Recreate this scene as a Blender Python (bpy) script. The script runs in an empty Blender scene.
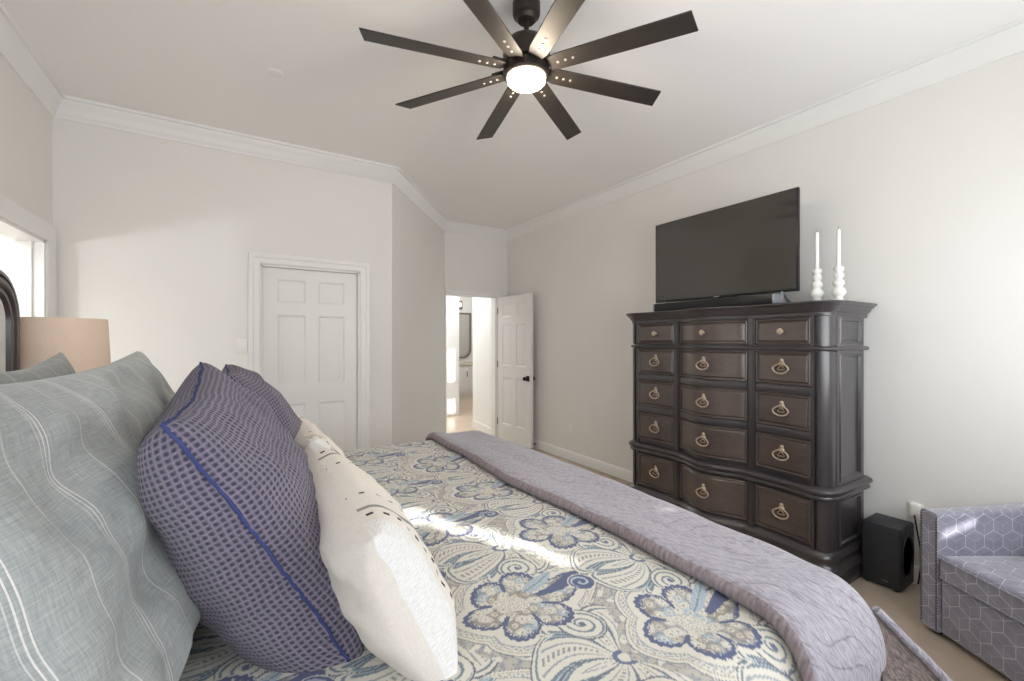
import bpy, bmesh, math, random
import numpy as np
from mathutils import Vector, Matrix, noise
random.seed(7)
SC = bpy.context.scene
COL = SC.collection
PI = math.pi

# ------------------------------------------------------------------ camera
TH = math.atan((512 - 236) / 437.0)                 # yaw of the view to the right of +Y
SN, CS = math.sin(TH), math.cos(TH)
cam = bpy.data.cameras.new('camera')
cam.sensor_width = 36.0
cam.sensor_fit = 'HORIZONTAL'
cam.lens = 437.0 / 1024 * 36
cam.clip_start = 0.02
camo = bpy.data.objects.new('camera', cam)
COL.objects.link(camo)
camo.location = (0, 0, 1.40)
camo.rotation_euler = (PI / 2, 0, -TH)
SC.camera = camo

# ------------------------------------------------------------------ room sizes
XL, XR, YB, YF, YH, ZC = -1.0, 3.31, -0.56, 3.965, 5.37, 2.97
XA, XB = 1.205, 2.335                                # the angled wall runs (XA,YF)-(XB,YH)

# ------------------------------------------------------------------ view, world, sun, lamps
SC.view_settings.view_transform = 'Standard'
SC.view_settings.look = 'None'
SC.view_settings.gamma = 1.0
SC.view_settings.use_curve_mapping = False
SC.view_settings.exposure = 0.13
try:
    SC.cycles.use_denoising = True
    SC.cycles.diffuse_bounces = 8
    SC.cycles.max_bounces = 12
    SC.cycles.sample_clamp_indirect = 6.0
except Exception:
    pass
w = bpy.data.worlds.new('sky')
SC.world = w
w.use_nodes = True
nt = w.node_tree
nt.nodes.clear()
wo = nt.nodes.new('ShaderNodeOutputWorld')
wb = nt.nodes.new('ShaderNodeBackground')
ws = nt.nodes.new('ShaderNodeTexSky')
ws.sky_type = 'PREETHAM'
ws.sun_direction = (0.22, -0.80, 0.55)
ws.turbidity = 3.0
wb.inputs['Strength'].default_value = 0.6
nt.links.new(ws.outputs[0], wb.inputs[0])
nt.links.new(wb.outputs[0], wo.inputs[0])


def lamp(name, kind, energy, loc, direction, color=(1, 1, 1), size=None, size_y=None, **kw):
    l = bpy.data.lights.new(name, kind)
    l.energy = energy
    l.color = color
    if size is not None:
        l.shape = 'RECTANGLE'
        l.size, l.size_y = size, size_y
    for k, v in kw.items():
        setattr(l, k, v)
    o = bpy.data.objects.new(name, l)
    o.location = loc
    o.rotation_euler = Vector(direction).to_track_quat('-Z', 'Y').to_euler()
    COL.objects.link(o)
    return o


SUN_DIR = (-0.25 * .82, 0.97 * .82, -0.574)
lamp('sun', 'SUN', 10.0, (1, -4, 5), SUN_DIR, (1.0, 0.97, 0.93), angle=0.02)
# daylight entering through the windows behind the camera
lamp('window_daylight', 'AREA', 62, (1.9, YB + 0.05, 1.75), (0, 1, 0.32), (0.90, 0.95, 1.0), 2.3, 1.6)
lamp('window_daylight', 'AREA', 24, (-0.45, YB + 0.05, 1.75), (0.1, 1, 0.32), (0.90, 0.95, 1.0), 0.9, 1.6)
lamp('bath_fill', 'AREA', 40, (-2.0, 3.1, 2.75), (0, 0, -1), (.94, .97, 1), 1.2, 1.2)  # area lamp added under the ceiling to brighten the side room
lamp('bath_window_daylight', 'AREA', 32, (-3.2, 1.0, 1.2), (1, .85, .25), (.92, .96, 1), .35, .35)
lamp('vanity_fill', 'AREA', 16, (4.3, 9.0, 2.75), (0, .2, -1), (1, 1, 1), .8, .8)  # unseen area lamp added to lift the dim vanity end
lamp('hall_fill', 'AREA', 42, (2.9, 6.9, 2.75), (0, 0, -1), (.96, .98, 1), 0.9, 1.6)  # area lamp added under the hall ceiling to brighten the hall


# ------------------------------------------------------------------ materials
def lin(c):
    c = c / 255.0
    return c / 12.92 if c <= 0.04045 else ((c + 0.055) / 1.055) ** 2.4


def rgb(r, g, b):
    return (lin(r), lin(g), lin(b), 1.0)


class NT:
    """small wrapper round a material's node tree"""
    def __init__(self, name):
        self.m = bpy.data.materials.new(name)
        self.m.use_nodes = True
        self.t = self.m.node_tree
        self.b = self.t.nodes['Principled BSDF']

    def n(self, kind, **kw):
        x = self.t.nodes.new(kind)
        for k, v in kw.items():
            setattr(x, k, v)
        return x

    def l(self, a, b):
        self.t.links.new(a, b)

    def uv(self, scale=(1, 1, 1), src='UV'):
        c = self.n('ShaderNodeTexCoord')
        m = self.n('ShaderNodeMapping')
        m.inputs['Scale'].default_value = scale
        self.l(c.outputs[src], m.inputs[0])
        return m.outputs[0]

    def math(self, op, a, b=None, clamp=False):
        x = self.n('ShaderNodeMath', operation=op, use_clamp=clamp)
        for i, v in enumerate((a, b)):
            if v is None:
                continue
            if isinstance(v, (int, float)):
                x.inputs[i].default_value = v
            else:
                self.l(v, x.inputs[i])
        return x.outputs[0]

    def noise(self, vec, scale, detail=4, rough=.55):
        x = self.n('ShaderNodeTexNoise')
        x.inputs['Scale'].default_value = scale
        x.inputs['Detail'].default_value = detail
        x.inputs['Roughness'].default_value = rough
        if vec is not None:
            self.l(vec, x.inputs['Vector'])
        return x.outputs['Fac']

    def ramp(self, fac, stops, interp='LINEAR'):
        x = self.n('ShaderNodeValToRGB')
        x.color_ramp.interpolation = interp
        e = x.color_ramp.elements
        while len(e) > 1:
            e.remove(e[-1])
        e[0].position, e[0].color = stops[0]
        for p, c in stops[1:]:
            k = e.new(p)
            k.color = c
        self.l(fac, x.inputs[0])
        return x.outputs[0]

    def mix(self, fac, a, b, blend='MIX'):
        x = self.n('ShaderNodeMix', data_type='RGBA', blend_type=blend)
        for sock, v in ((x.inputs[0], fac), (x.inputs[6], a), (x.inputs[7], b)):
            if isinstance(v, (int, float, tuple)):
                sock.default_value = v
            else:
                self.l(v, sock)
        return x.outputs[2]

    def color(self, c):
        if isinstance(c, tuple):
            self.b.inputs['Base Color'].default_value = c
        else:
            self.l(c, self.b.inputs['Base Color'])
        return self

    def bump(self, h, strength=.3, dist=.01):
        x = self.n('ShaderNodeBump')
        x.inputs['Strength'].default_value = strength
        x.inputs['Distance'].default_value = dist
        self.l(h, x.inputs['Height'])
        self.l(x.outputs[0], self.b.inputs['Normal'])
        return self

    def set(self, **kw):
        for k, v in kw.items():
            self.b.inputs[k.replace('_', ' ')].default_value = v
        return self


def paint(name, c, rough=.6, var=.015, scale=300, bump=.02):
    k = NT(name)
    v = k.uv(src='Object')
    n1 = k.noise(v, 1.3, 3)
    a = tuple(x * (1 - var) for x in c[:3]) + (1,)
    b = tuple(min(1, x * (1 + var)) for x in c[:3]) + (1,)
    k.color(k.ramp(n1, [(.3, a), (.7, b)])).set(Roughness=rough)
    k.bump(k.noise(v, scale, 2), bump, .002)
    return k.m


M = {}
M['wall'] = paint('wall_paint', rgb(230, 228, 224), .7)
M['ceil'] = paint('ceiling_paint', rgb(241, 239, 237), .8, .008, 160, .05)
M['trim'] = paint('trim_paint', rgb(234, 234, 232), .35, .006, 40, .0)
M['door'] = paint('door_paint', rgb(232, 231, 229), .38, .006, 40, .0)
M['bathwall'] = paint('bright_paint', rgb(236, 236, 234), .6, .006)
M['plate'] = paint('switch_plastic', rgb(236, 235, 230), .3, .0, 40, .0)

k = NT('carpet')
v = k.uv(src='Object')
n1 = k.noise(v, 420, 2, .7)
n2 = k.noise(v, 9, 4)
k.color(k.mix(.5, k.ramp(n1, [(.3, rgb(158, 143, 126)), (.7, rgb(210, 196, 178))]),
              k.ramp(n2, [(.3, rgb(180, 163, 144)), (.7, rgb(198, 182, 162))]))).set(Roughness=.95)
k.bump(n1, .6, .006)
M['carpet'] = k.m

k = NT('hall_wood')
v = k.uv((1, 7, 1), 'Object')
br = k.n('ShaderNodeTexBrick')
br.inputs['Scale'].default_value = 1.6
br.inputs['Color1'].default_value = rgb(212, 194, 172)
br.inputs['Color2'].default_value = rgb(198, 178, 155)
br.inputs['Mortar'].default_value = rgb(165, 145, 122)
br.inputs['Mortar Size'].default_value = .006
k.l(v, br.inputs[0])
k.color(br.outputs[0]).set(Roughness=.3)
M['hallfloor'] = k.m


def wood(name, dark, light, rough=.32, coat=.25, sc=(3, 60, 60)):
    k = NT(name)
    v = k.uv(sc, 'Object')
    n1 = k.noise(v, 1.4, 8, .65)
    v2 = k.uv((1, 1, 1), 'Object')
    n2 = k.noise(v2, 3.0, 3)
    k.color(k.mix(.45, k.ramp(n1, [(.25, dark), (.75, light)]), k.ramp(n2, [(.3, dark), (.75, light)])))
    k.set(Roughness=rough, Coat_Weight=coat, Coat_Roughness=.22)
    k.bump(n1, .06, .002)
    return k.m


M['wood'] = wood('espresso_wood', rgb(42, 39, 42), rgb(70, 65, 67), .30, .6, (60, 3, 60))
M['woodface'] = wood('drawer_wood', rgb(60, 50, 48), rgb(100, 86, 81), .34, .45, (3, 60, 60))
M['headwood'] = wood('headboard_wood', rgb(38, 33, 34), rgb(74, 64, 62), .35, .3, (60, 60, 3))
M['bronze'] = NT('bronze_metal').color(rgb(62, 55, 50)).set(Metallic=.75, Roughness=.42).m
M['blade'] = wood('fan_blade_finish', rgb(36, 32, 30), rgb(58, 52, 48), .5, .08, (4, 30, 30))
M['brass'] = NT('antique_brass').color(rgb(196, 178, 160)).set(Metallic=.7, Roughness=.38).m
M['screw'] = NT('steel_screw').color(rgb(205, 200, 195)).set(Metallic=.5, Roughness=.3).m
M['nail'] = NT('nickel_nail').color(rgb(104, 92, 88)).set(Metallic=.8, Roughness=.3).m
M['black'] = NT('black_plastic').color(rgb(22, 22, 24)).set(Roughness=.35).m
M['handle'] = NT('dark_bronze_handle').color(rgb(44, 36, 32)).set(Metallic=.7, Roughness=.35).m
M['screen'] = NT('tv_screen').color(rgb(58, 54, 49)).set(Roughness=.07, Specular_IOR_Level=.9).m
M['speaker'] = NT('speaker_body').color(rgb(46, 48, 52)).set(Roughness=.5).m
M['cone'] = NT('speaker_cone').color(rgb(34, 34, 37)).set(Roughness=.45).m
M['mark'] = NT('pale_mark').color(rgb(190, 190, 190)).set(Roughness=.4).m
M['dimmark'] = NT('dim_mark').color(rgb(120, 120, 125)).set(Roughness=.4).m
M['silver'] = NT('brushed_silver').color(rgb(165, 170, 178)).set(Metallic=.6, Roughness=.35).m
M['ceramic'] = NT('white_ceramic').color(rgb(236, 235, 232)).set(Roughness=.3).m
M['wax'] = NT('white_wax').color(rgb(243, 241, 236)).set(Roughness=.5, Subsurface_Weight=.2, Subsurface_Radius=(.01, .01, .01)).m
M['wick'] = NT('wick').color(rgb(90, 84, 78)).m
M['mirror'] = NT('mirror_glass').color(rgb(205, 203, 198)).set(Metallic=.9, Roughness=.08).m
M['stone'] = paint('counter_stone', rgb(205, 196, 184), .25, .05)
M['taupe'] = NT('mirror_frame_paint').color(rgb(128, 120, 112)).set(Roughness=.4).m

k = NT('lens_glow')
k.color(rgb(255, 244, 228)).set(Roughness=.4)
k.b.inputs['Emission Color'].default_value = (1, .90, .74, 1)
k.b.inputs['Emission Strength'].default_value = 14.0
M['lens'] = k.m
k = NT('small_bulb_glow')
k.color(rgb(255, 250, 240))
k.b.inputs['Emission Color'].default_value = (1, .93, .82, 1)
k.b.inputs['Emission Strength'].default_value = 3.0
M['bulb'] = k.m


def linen(name, a, b, bump=.25, sc=1.0):
    k = NT(name)
    v1 = k.uv((260 * sc, 18 * sc, 1))
    v2 = k.uv((18 * sc, 260 * sc, 1))
    n1 = k.noise(v1, 1.5, 4, .6)
    n2 = k.noise(v2, 1.5, 4, .6)
    s = k.math('MULTIPLY', k.math('ADD', n1, n2), .5)
    return k, s, k.ramp(s, [(.32, a), (.68, b)])


k, s, c = linen('lampshade_linen', rgb(230, 204, 182), rgb(242, 221, 202))
k.color(c).set(Roughness=.9)
k.bump(s, .15, .002)
M['shade'] = k.m

# grey linen with pairs of white woven stripes running up the pillow
k, s, c = linen('striped_grey_linen', rgb(122, 128, 130), rgb(168, 171, 168))
vv = k.uv()
sx = k.n('ShaderNodeSeparateXYZ')
k.l(vv, sx.inputs[0])
U = sx.outputs[0]
wob = k.math('MULTIPLY', k.math('SUBTRACT', k.noise(vv, 4, 3), .5), .012)
U = k.math('ADD', U, wob)


def line_at(k, U, period, off, width):
    f = k.math('FRACT', k.math('ADD', k.math('DIVIDE', U, period), off))
    d = k.math('ABSOLUTE', k.math('SUBTRACT', f, .5))
    return k.math('LESS_THAN', d, width / period)


m1 = k.math('MAXIMUM', k.math('MAXIMUM', line_at(k, U, .15, 0, .0009), line_at(k, U, .15, .045, .0009)), k.math('MULTIPLY', line_at(k, U, .15, .09, .0008), .6))
m2 = k.math('MAXIMUM', m1, k.math('MULTIPLY', line_at(k, U, .15, .5, .0010), .7))
m3 = k.math('MULTIPLY', m2, k.ramp(s, [(.2, (.5, .5, .5, 1)), (.6, (1, 1, 1, 1))]))
k.color(k.mix(m3, c, rgb(210, 205, 203))).set(Roughness=.92, Sheen_Weight=.2)
k.bump(s, .3, .003)
M['greylinen'] = k.m

# purple waffle weave
k = NT('purple_waffle')
vv = k.uv()
sx = k.n('ShaderNodeSeparateXYZ')
k.l(vv, sx.inputs[0])
PW = .0115
hs = []
for o_ in (0, 1):
    hs.append(k.math('ABSOLUTE', k.math('SINE', k.math('MULTIPLY', sx.outputs[o_], PI / PW))))
h = k.math('MULTIPLY', hs[0], hs[1])            # 1 in the middle of a cell, 0 on the ridges
fine = k.noise(vv, 260, 3, .7)
h2 = k.math('ADD', h, k.math('MULTIPLY', k.math('SUBTRACT', fine, .5), .6))
k.color(k.ramp(h2, [(.12, rgb(134, 122, 143)), (.42, rgb(100, 92, 115)), (.85, rgb(50, 49, 72))]))  # cell centres darkened for the shade in the pits as well as yarn colour
k.set(Roughness=.95, Sheen_Weight=.25)
k.bump(k.math('SUBTRACT', 1.0, h2), 1.0, .006)
M['waffle'] = k.m
M['bluetrim'] = NT('blue_piping').color(rgb(52, 62, 112)).set(Roughness=.9).m

# cream pillow cover: tufted white bands, black dashes, grey lines, set across the width
k, s, c = linen('cream_dotted_cotton', rgb(212, 204, 194), rgb(232, 226, 218), sc=1.4)
vv = k.uv()
sx = k.n('ShaderNodeSeparateXYZ')
k.l(vv, sx.inputs[0])
U, V = sx.outputs[0], sx.outputs[1]
E_ = k.n('ShaderNodeAttribute', attribute_name='edge').outputs['Fac']     # cloth distance from the side seam
front = k.math('GREATER_THAN', sx.outputs[2], -1)
tuft = k.math('LESS_THAN', E_, .078)
tn = k.noise(k.uv((60, 300, 1)), 1.2, 3, .7)
attr = k.n('ShaderNodeAttribute', attribute_name='front')
fr = attr.outputs['Fac']
tuft = k.math('MULTIPLY', tuft, fr)
c2 = k.mix(tuft, c, k.ramp(tn, [(.3, rgb(208, 206, 203)), (.6, rgb(232, 231, 229))]))


def band(k, E_, a, b):
    return k.math('MULTIPLY', k.math('GREATER_THAN', E_, a), k.math('LESS_THAN', E_, b))


fv = k.math('FRACT', k.math('DIVIDE', V, .030))
dash = k.math('MULTIPLY', band(k, E_, .102, .112), k.math('LESS_THAN', fv, .42))
fv2 = k.math('FRACT', k.math('DIVIDE', V, .034))
dash2 = k.math('MULTIPLY', band(k, E_, .215, .223), k.math('LESS_THAN', fv2, .3))
c3 = k.mix(k.math('MULTIPLY', k.math('MAXIMUM', dash, dash2), fr), c2, rgb(58, 54, 56))
c4 = k.mix(k.math('MULTIPLY', band(k, E_, .135, .147), fr), c3, rgb(138, 138, 136))
k.color(c4).set(Roughness=.92)
k.bump(k.math('MULTIPLY', tn, tuft), .5, .004)
M['cream'] = k.m

# quilt: puckered lavender grey
k = NT('quilted_lavender')
vv = k.uv()
wv = k.n('ShaderNodeTexWave', wave_type='BANDS', bands_direction='DIAGONAL')
wv.inputs['Scale'].default_value = 4.5
wv.inputs['Distortion'].default_value = 9
wv.inputs['Detail'].default_value = 1.5
wv.inputs['Detail Scale'].default_value = .9
k.l(vv, wv.inputs['Vector'])
groove = k.math('MULTIPLY', k.math('ABSOLUTE', k.math('SUBTRACT', wv.outputs['Fac'], .5)), 2.0)
groove = k.math('MINIMUM', k.math('MULTIPLY', groove, 4.0), 1.0)
wrp = k.n('ShaderNodeVectorMath', operation='ADD')
nzc = k.n('ShaderNodeTexNoise')
nzc.inputs['Scale'].default_value = 6
k.l(vv, nzc.inputs['Vector'])
scl = k.n('ShaderNodeVectorMath', operation='SCALE')
scl.inputs['Scale'].default_value = .06
k.l(nzc.outputs['Color'], scl.inputs[0])
k.l(vv, wrp.inputs[0])
k.l(scl.outputs[0], wrp.inputs[1])
mp = k.n('ShaderNodeMapping')
mp.inputs['Rotation'].default_value = (0, 0, .5)
mp.inputs['Scale'].default_value = (120, 46, 1)
k.l(wrp.outputs[0], mp.inputs[0])
puck = k.noise(mp.outputs[0], 1.0, 3, .55)
hh = k.math('ADD', k.math('MULTIPLY', groove, .22), k.math('MULTIPLY', puck, 1.0))
hh = k.math('SUBTRACT', hh, .16)
k.color(k.ramp(hh, [(.25, rgb(116, 111, 123)), (.70, rgb(166, 161, 171))])).set(Roughness=.85, Sheen_Weight=.3)
k.bump(hh, .75, .008)
M['quilt'] = k.m
k = NT('quilt_taupe')
vv = k.uv()
vo = k.n('ShaderNodeTexVoronoi')
vo.inputs['Scale'].default_value = 55
k.l(vv, vo.inputs['Vector'])
pn = k.noise(k.uv((30, 110, 1)), 1.0, 4)
k.color(k.ramp(vo.outputs['Distance'], [(.1, rgb(134, 120, 116)), (.8, rgb(92, 82, 80))])).set(Roughness=.9)
k.bump(k.math('SUBTRACT', pn, vo.outputs['Distance']), .8, .006)
M['taupequilt'] = k.m

# paisley comforter: colours are woven per thread into the cloth mesh
k = NT('paisley_cotton')
at = k.n('ShaderNodeAttribute', attribute_name='print')
vv = k.uv()
fn = k.noise(vv, 420, 2, .7)
k.color(k.mix(.22, at.outputs['Color'], k.ramp(fn, [(.3, rgb(120, 122, 130)), (.7, rgb(232, 228, 216))]), 'OVERLAY'))
k.set(Roughness=.8, Sheen_Weight=.15)
k.bump(k.noise(vv, 38, 4), .25, .006)
M['paisley'] = k.m

# armchair: lavender grey velvet with pale hexagon lines
k = NT('hexagon_velvet')
vv = k.uv((1 / .088, 1 / .088, 1))


def vm(k, op, a, b):
    x = k.n('ShaderNodeVectorMath', operation=op)
    for i, q in enumerate((a, b)):
        if q is None:
            continue
        if isinstance(q, tuple):
            x.inputs[i].default_value = q
        else:
            k.l(q, x.inputs[i])
    return x


def hexedge(k, vec):
    R_ = (1.0, 1.7320508, 1)
    H_ = (.5, .8660254, 0)
    vec = vm(k, 'MULTIPLY', vec, (1, 1, 0)).outputs[0]
    vec = vm(k, 'ADD', vec, (200, 200 * 1.7320508, 0)).outputs[0]
    a = vm(k, 'SUBTRACT', vm(k, 'MODULO', vec, R_).outputs[0], H_).outputs[0]
    b = vm(k, 'SUBTRACT', vm(k, 'MODULO', vm(k, 'SUBTRACT', vec, H_).outputs[0], R_).outputs[0], H_).outputs[0]

    def hd(p):
        q = vm(k, 'ABSOLUTE', p, None).outputs[0]
        s_ = k.n('ShaderNodeSeparateXYZ')
        k.l(q, s_.inputs[0])
        dt = vm(k, 'DOT_PRODUCT', q, (.5, .8660254, 0)).outputs['Value']
        return k.math('MAXIMUM', s_.outputs[0], dt)
    return k.math('MINIMUM', hd(a), hd(b))


e1 = hexedge(k, vv)
off = vm(k, 'ADD', vm(k, 'MULTIPLY', vv, (1.0, 1.0, 0)).outputs[0], (.5, .289, 0)).outputs[0]
e2 = hexedge(k, off)
l1 = k.math('GREATER_THAN', e1, .482)
l2 = k.math('GREATER_THAN', e2, .488)
ln = k.math('MAXIMUM', l1, k.math('MULTIPLY', l2, .55))
nz = k.noise(vv, 1.3, 4)
basec = k.ramp(nz, [(.3, rgb(122, 121, 137)), (.7, rgb(146, 145, 162))])
k.color(k.mix(k.math('MULTIPLY', ln, .75), basec, rgb(205, 203, 212))).set(Roughness=.75, Sheen_Weight=.5)
k.bump(k.math('ADD', k.noise(k.uv((1, 1, 1)), 300, 2), k.math('MULTIPLY', ln, .6)), .2, .003)
M['velvet'] = k.m
M['cushion'] = M['velvet']


# ------------------------------------------------------------------ geometry helpers
class MB:
    def __init__(self):
        self.v, self.f, self.mi, self.uv = [], [], [], {}

    def add(self, verts, faces, mat=0, M4=None, uvs=None):
        o = len(self.v)
        for i, p in enumerate(verts):
            p = Vector(p)
            if M4 is not None:
                p = M4 @ p
            self.v.append(tuple(p))
            if uvs is not None:
                self.uv[o + i] = uvs[i]
        for f in faces:
            self.f.append(tuple(o + i for i in f))
            self.mi.append(mat)
        return self

    def box(self, a, b, bev=0.0, mat=0, seg=2, M4=None):
        a, b = Vector(a), Vector(b)
        lo = Vector([min(a[i], b[i]) for i in range(3)])
        hi = Vector([max(a[i], b[i]) for i in range(3)])
        bm = bmesh.new()
        bmesh.ops.create_cube(bm, size=1)
        for q in bm.verts:
            q.co = Vector([(lo[i] + hi[i]) / 2 + q.co[i] * (hi[i] - lo[i]) for i in range(3)])
        if bev > 0:
            bev = min(bev, .49 * min(hi - lo))
            bmesh.ops.bevel(bm, geom=list(bm.edges), offset=bev, segments=seg, affect='EDGES', profile=.5)
        bm.verts.index_update()
        self.add([q.co.copy() for q in bm.verts], [[q.index for q in f.verts] for f in bm.faces], mat, M4)
        bm.free()
        return self

    def grid(self, P, mat=0, close_u=False, close_v=False, uvs=None, flip=False):
        """P[i][j] rows of points"""
        n, m_ = len(P), len(P[0])
        vs = [p for row in P for p in row]
        fs = []
        for i in range(n - (0 if close_u else 1)):
            for j in range(m_ - (0 if close_v else 1)):
                a, b = i * m_ + j, i * m_ + (j + 1) % m_
                c, d = ((i + 1) % n) * m_ + (j + 1) % m_, ((i + 1) % n) * m_ + j
                fs.append((a, d, c, b) if flip else (a, b, c, d))
        return self.add(vs, fs, mat, None, [q for row in uvs for q in row] if uvs else None)

    def lathe(self, prof, seg=32, mat=0, M4=None, caps=True):
        """prof: (radius, z) from bottom to top"""
        vs, fs = [], []
        for r, z in prof:
            for s in range(seg):
                a = 2 * PI * s / seg
                vs.append((r * math.cos(a), r * math.sin(a), z))
        for i in range(len(prof) - 1):
            for s in range(seg):
                t = (s + 1) % seg
                fs.append((i * seg + s, i * seg + t, (i + 1) * seg + t, (i + 1) * seg + s))
        if caps:
            fs.append(tuple(range(seg))[::-1])
            fs.append(tuple((len(prof) - 1) * seg + s for s in range(seg)))
        return self.add(vs, fs, mat, M4)

    def tube(self, pts, r, seg=8, mat=0, closed=False, caps=True):
        pts = [Vector(p) for p in pts]
        n = len(pts)
        rs = r if isinstance(r, (list, tuple)) else [r] * n
        rows = []
        up = None
        for i in range(n):
            if closed:
                t = pts[(i + 1) % n] - pts[i - 1]
            else:
                t = pts[min(i + 1, n - 1)] - pts[max(i - 1, 0)]
            t.normalize()
            if up is None:
                up = t.orthogonal().normalized()
            up = (up - t * up.dot(t))
            if up.length < 1e-6:
                up = t.orthogonal()
            up.normalize()
            s = t.cross(up)
            rows.append([pts[i] + (up * math.cos(2 * PI * q / seg) + s * math.sin(2 * PI * q / seg)) * rs[i] for q in range(seg)])
        o = len(self.v)
        self.grid(rows, mat, close_u=closed, close_v=True, flip=True)
        if caps and not closed:
            self.f.append(tuple(o + q for q in range(seg)))
            self.mi.append(mat)
            self.f.append(tuple(o + (n - 1) * seg + q for q in range(seg))[::-1])
            self.mi.append(mat)
        return self

    def prism(self, poly, z0, z1, mat=0, M4=None):
        n = len(poly)
        vs = [(x, y, z0) for x, y in poly] + [(x, y, z1) for x, y in poly]
        fs = [tuple(range(n))[::-1], tuple(range(n, 2 * n))]
        fs += [(i, (i + 1) % n, n + (i + 1) % n, n + i) for i in range(n)]
        return self.add(vs, fs, mat, M4)

    def build(self, name, mat, parent=None, smooth=35, loc=None, recalc=True):
        me = bpy.data.meshes.new(name)
        me.from_pydata(self.v, [], self.f)
        for m_ in (mat if isinstance(mat, (list, tuple)) else [mat]):
            me.materials.append(m_)
        me.polygons.foreach_set('material_index', self.mi)
        if recalc:
            bm = bmesh.new()
            bm.from_mesh(me)
            bmesh.ops.recalc_face_normals(bm, faces=bm.faces)
            bm.to_mesh(me)
            bm.free()
        ul = me.uv_layers.new(name='UVMap')
        co = np.array(self.v) if self.v else np.zeros((0, 3))
        for p in me.polygons:
            nx, ny, nz = abs(p.normal.x), abs(p.normal.y), abs(p.normal.z)
            for li in p.loop_indices:
                vi = me.loops[li].vertex_index
                if vi in self.uv:
                    ul.data[li].uv = self.uv[vi][:2]
                else:
                    c = co[vi]
                    ul.data[li].uv = (c[1], c[2]) if nx >= ny and nx >= nz else ((c[0], c[2]) if ny >= nz else (c[0], c[1]))
        if smooth:
            me.polygons.foreach_set('use_smooth', [True] * len(me.polygons))
            me.set_sharp_from_angle(angle=math.radians(smooth))
        o = bpy.data.objects.new(name, me)
        COL.objects.link(o)
        if parent is not None:
            o.parent = parent
        if loc is not None:
            o.location = loc
        return o


def offset_path(path, d, closed=False):
    """offset a 2-D polyline to its left by d with mitred corners"""
    n = len(path)
    out = []
    for i in range(n):
        p = Vector(path[i])
        prv = path[i - 1] if (i > 0 or closed) else None
        nxt = path[(i + 1) % n] if (i < n - 1 or closed) else None
        ns = []
        if prv is not None:
            t = (p - Vector(prv)).normalized()
            ns.append(Vector((-t.y, t.x)))
        if nxt is not None:
            t = (Vector(nxt) - p).normalized()
            ns.append(Vector((-t.y, t.x)))
        if len(ns) == 1:
            m_ = ns[0]
        else:
            m_ = (ns[0] + ns[1])
            m_ = m_ / max(.25, (1 + ns[0].dot(ns[1])))
        q = p + m_ * d
        out.append((q.x, q.y))
    return out


def sweep(path, prof, closed=False, mat=0, mb=None):
    """prof: (offset to the left, z) points, drawn along the path"""
    mb = mb or MB()
    rows = []
    for o_, z in prof:
        rows.append([(x, y, z) for x, y in offset_path(path, o_, closed)])
    mb.grid(rows, mat, close_v=closed)
    return mb


def tag(o, label=None, cat=None, group=None, kind=None):
    if label: o['label'] = label
    if cat: o['category'] = cat
    if group: o['group'] = group
    if kind: o['kind'] = kind
    return o


def thing(name, loc, label, cat, group=None, rz=0.0):
    o = bpy.data.objects.new(name, None)
    o.empty_display_size = .1
    o.location = loc
    o.rotation_euler = (0, 0, rz)
    COL.objects.link(o)
    return tag(o, label, cat, group)


def struct(name, mb, mat, label, parent=None, smooth=30):
    o = mb.build(name, mat, parent, smooth)
    o['kind'] = 'structure'
    o['label'] = label
    return o


def copy_tree(o, parent=None):
    c = o.copy()
    COL.objects.link(c)
    if parent is not None:
        c.parent = parent
    for ch in list(o.children):
        copy_tree(ch, c)
    return c


# ------------------------------------------------------------------ the room shell
T = .12
fl = MB()
fl.prism([(XL - T, YB - T), (XR + T, YB - T), (XR + T, YH), (XB, YH), (XA, YF), (XL - T, YF)], -.1, 0)
struct('floor', fl, M['carpet'], 'beige cut pile carpet over the bedroom floor')
fh = MB().box((1.4, YH, -.1), (5.5, 11.0, 0))
struct('floor_hall', fh, M['hallfloor'], 'pale wood floor seen through the hall doorway')
fb = MB().box((-3.4, .2, -.1), (XL - T, 4.47, 0))
struct('floor_bath', fb, M['hallfloor'], 'pale floor of the side room on the left')
struct('ceiling', MB().prism([(XL - T, YB - T), (XR + T, YB - T), (XR + T, YH + T), (XB - .15, YH + T), (XA - .1, YF + T), (XL - T, YF + T)], ZC, ZC + .1),
       M['ceil'], 'flat off white bedroom ceiling')
struct('ceiling_hall', MB().box((1.4, YH + T, 2.8), (5.5, 11.0, 2.9)), M['ceil'], 'hall ceiling beyond the open door')
struct('ceiling_bath', MB().box((-3.4, .2, 2.8), (XL - T, 4.47, 2.9)), M['ceil'], 'ceiling of the side room on the left')

# left wall with the cased opening
OY0, OY1, OZ = 2.86, 3.83, 2.02
wl = MB().box((XL - T, YB - T, 0), (XL, OY0, ZC)).box((XL - T, OY1, 0), (XL, YF, ZC)).box((XL - T, OY0, OZ), (XL, OY1, ZC))
struct('wall_left', wl, M['wall'], 'off white wall behind the headboard with a cased opening')
# far wall with the closet door
DX0, DX1, DZ = .165, .918, 2.0
wf = MB().box((XL - T, YF, 0), (DX0, YF + T, ZC)).box((DX1, YF, 0), (XA, YF + T, ZC)).box((DX0, YF, DZ), (DX1, YF + T, ZC))
struct('wall_far', wf, M['wall'], 'off white wall holding the closed panel door')
# angled wall
tx, ty = XB - XA, YH - YF
ln_ = math.hypot(tx, ty)
nx_, ny_ = -ty / ln_ * T, tx / ln_ * T
struct('wall_angled', MB().prism([(XA, YF), (XB, YH), (XB + nx_, YH + ny_), (XA + nx_ - .02, YF + ny_)], 0, ZC),
       M['wall'], 'short angled wall between the closet door and the hall doorway')
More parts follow.
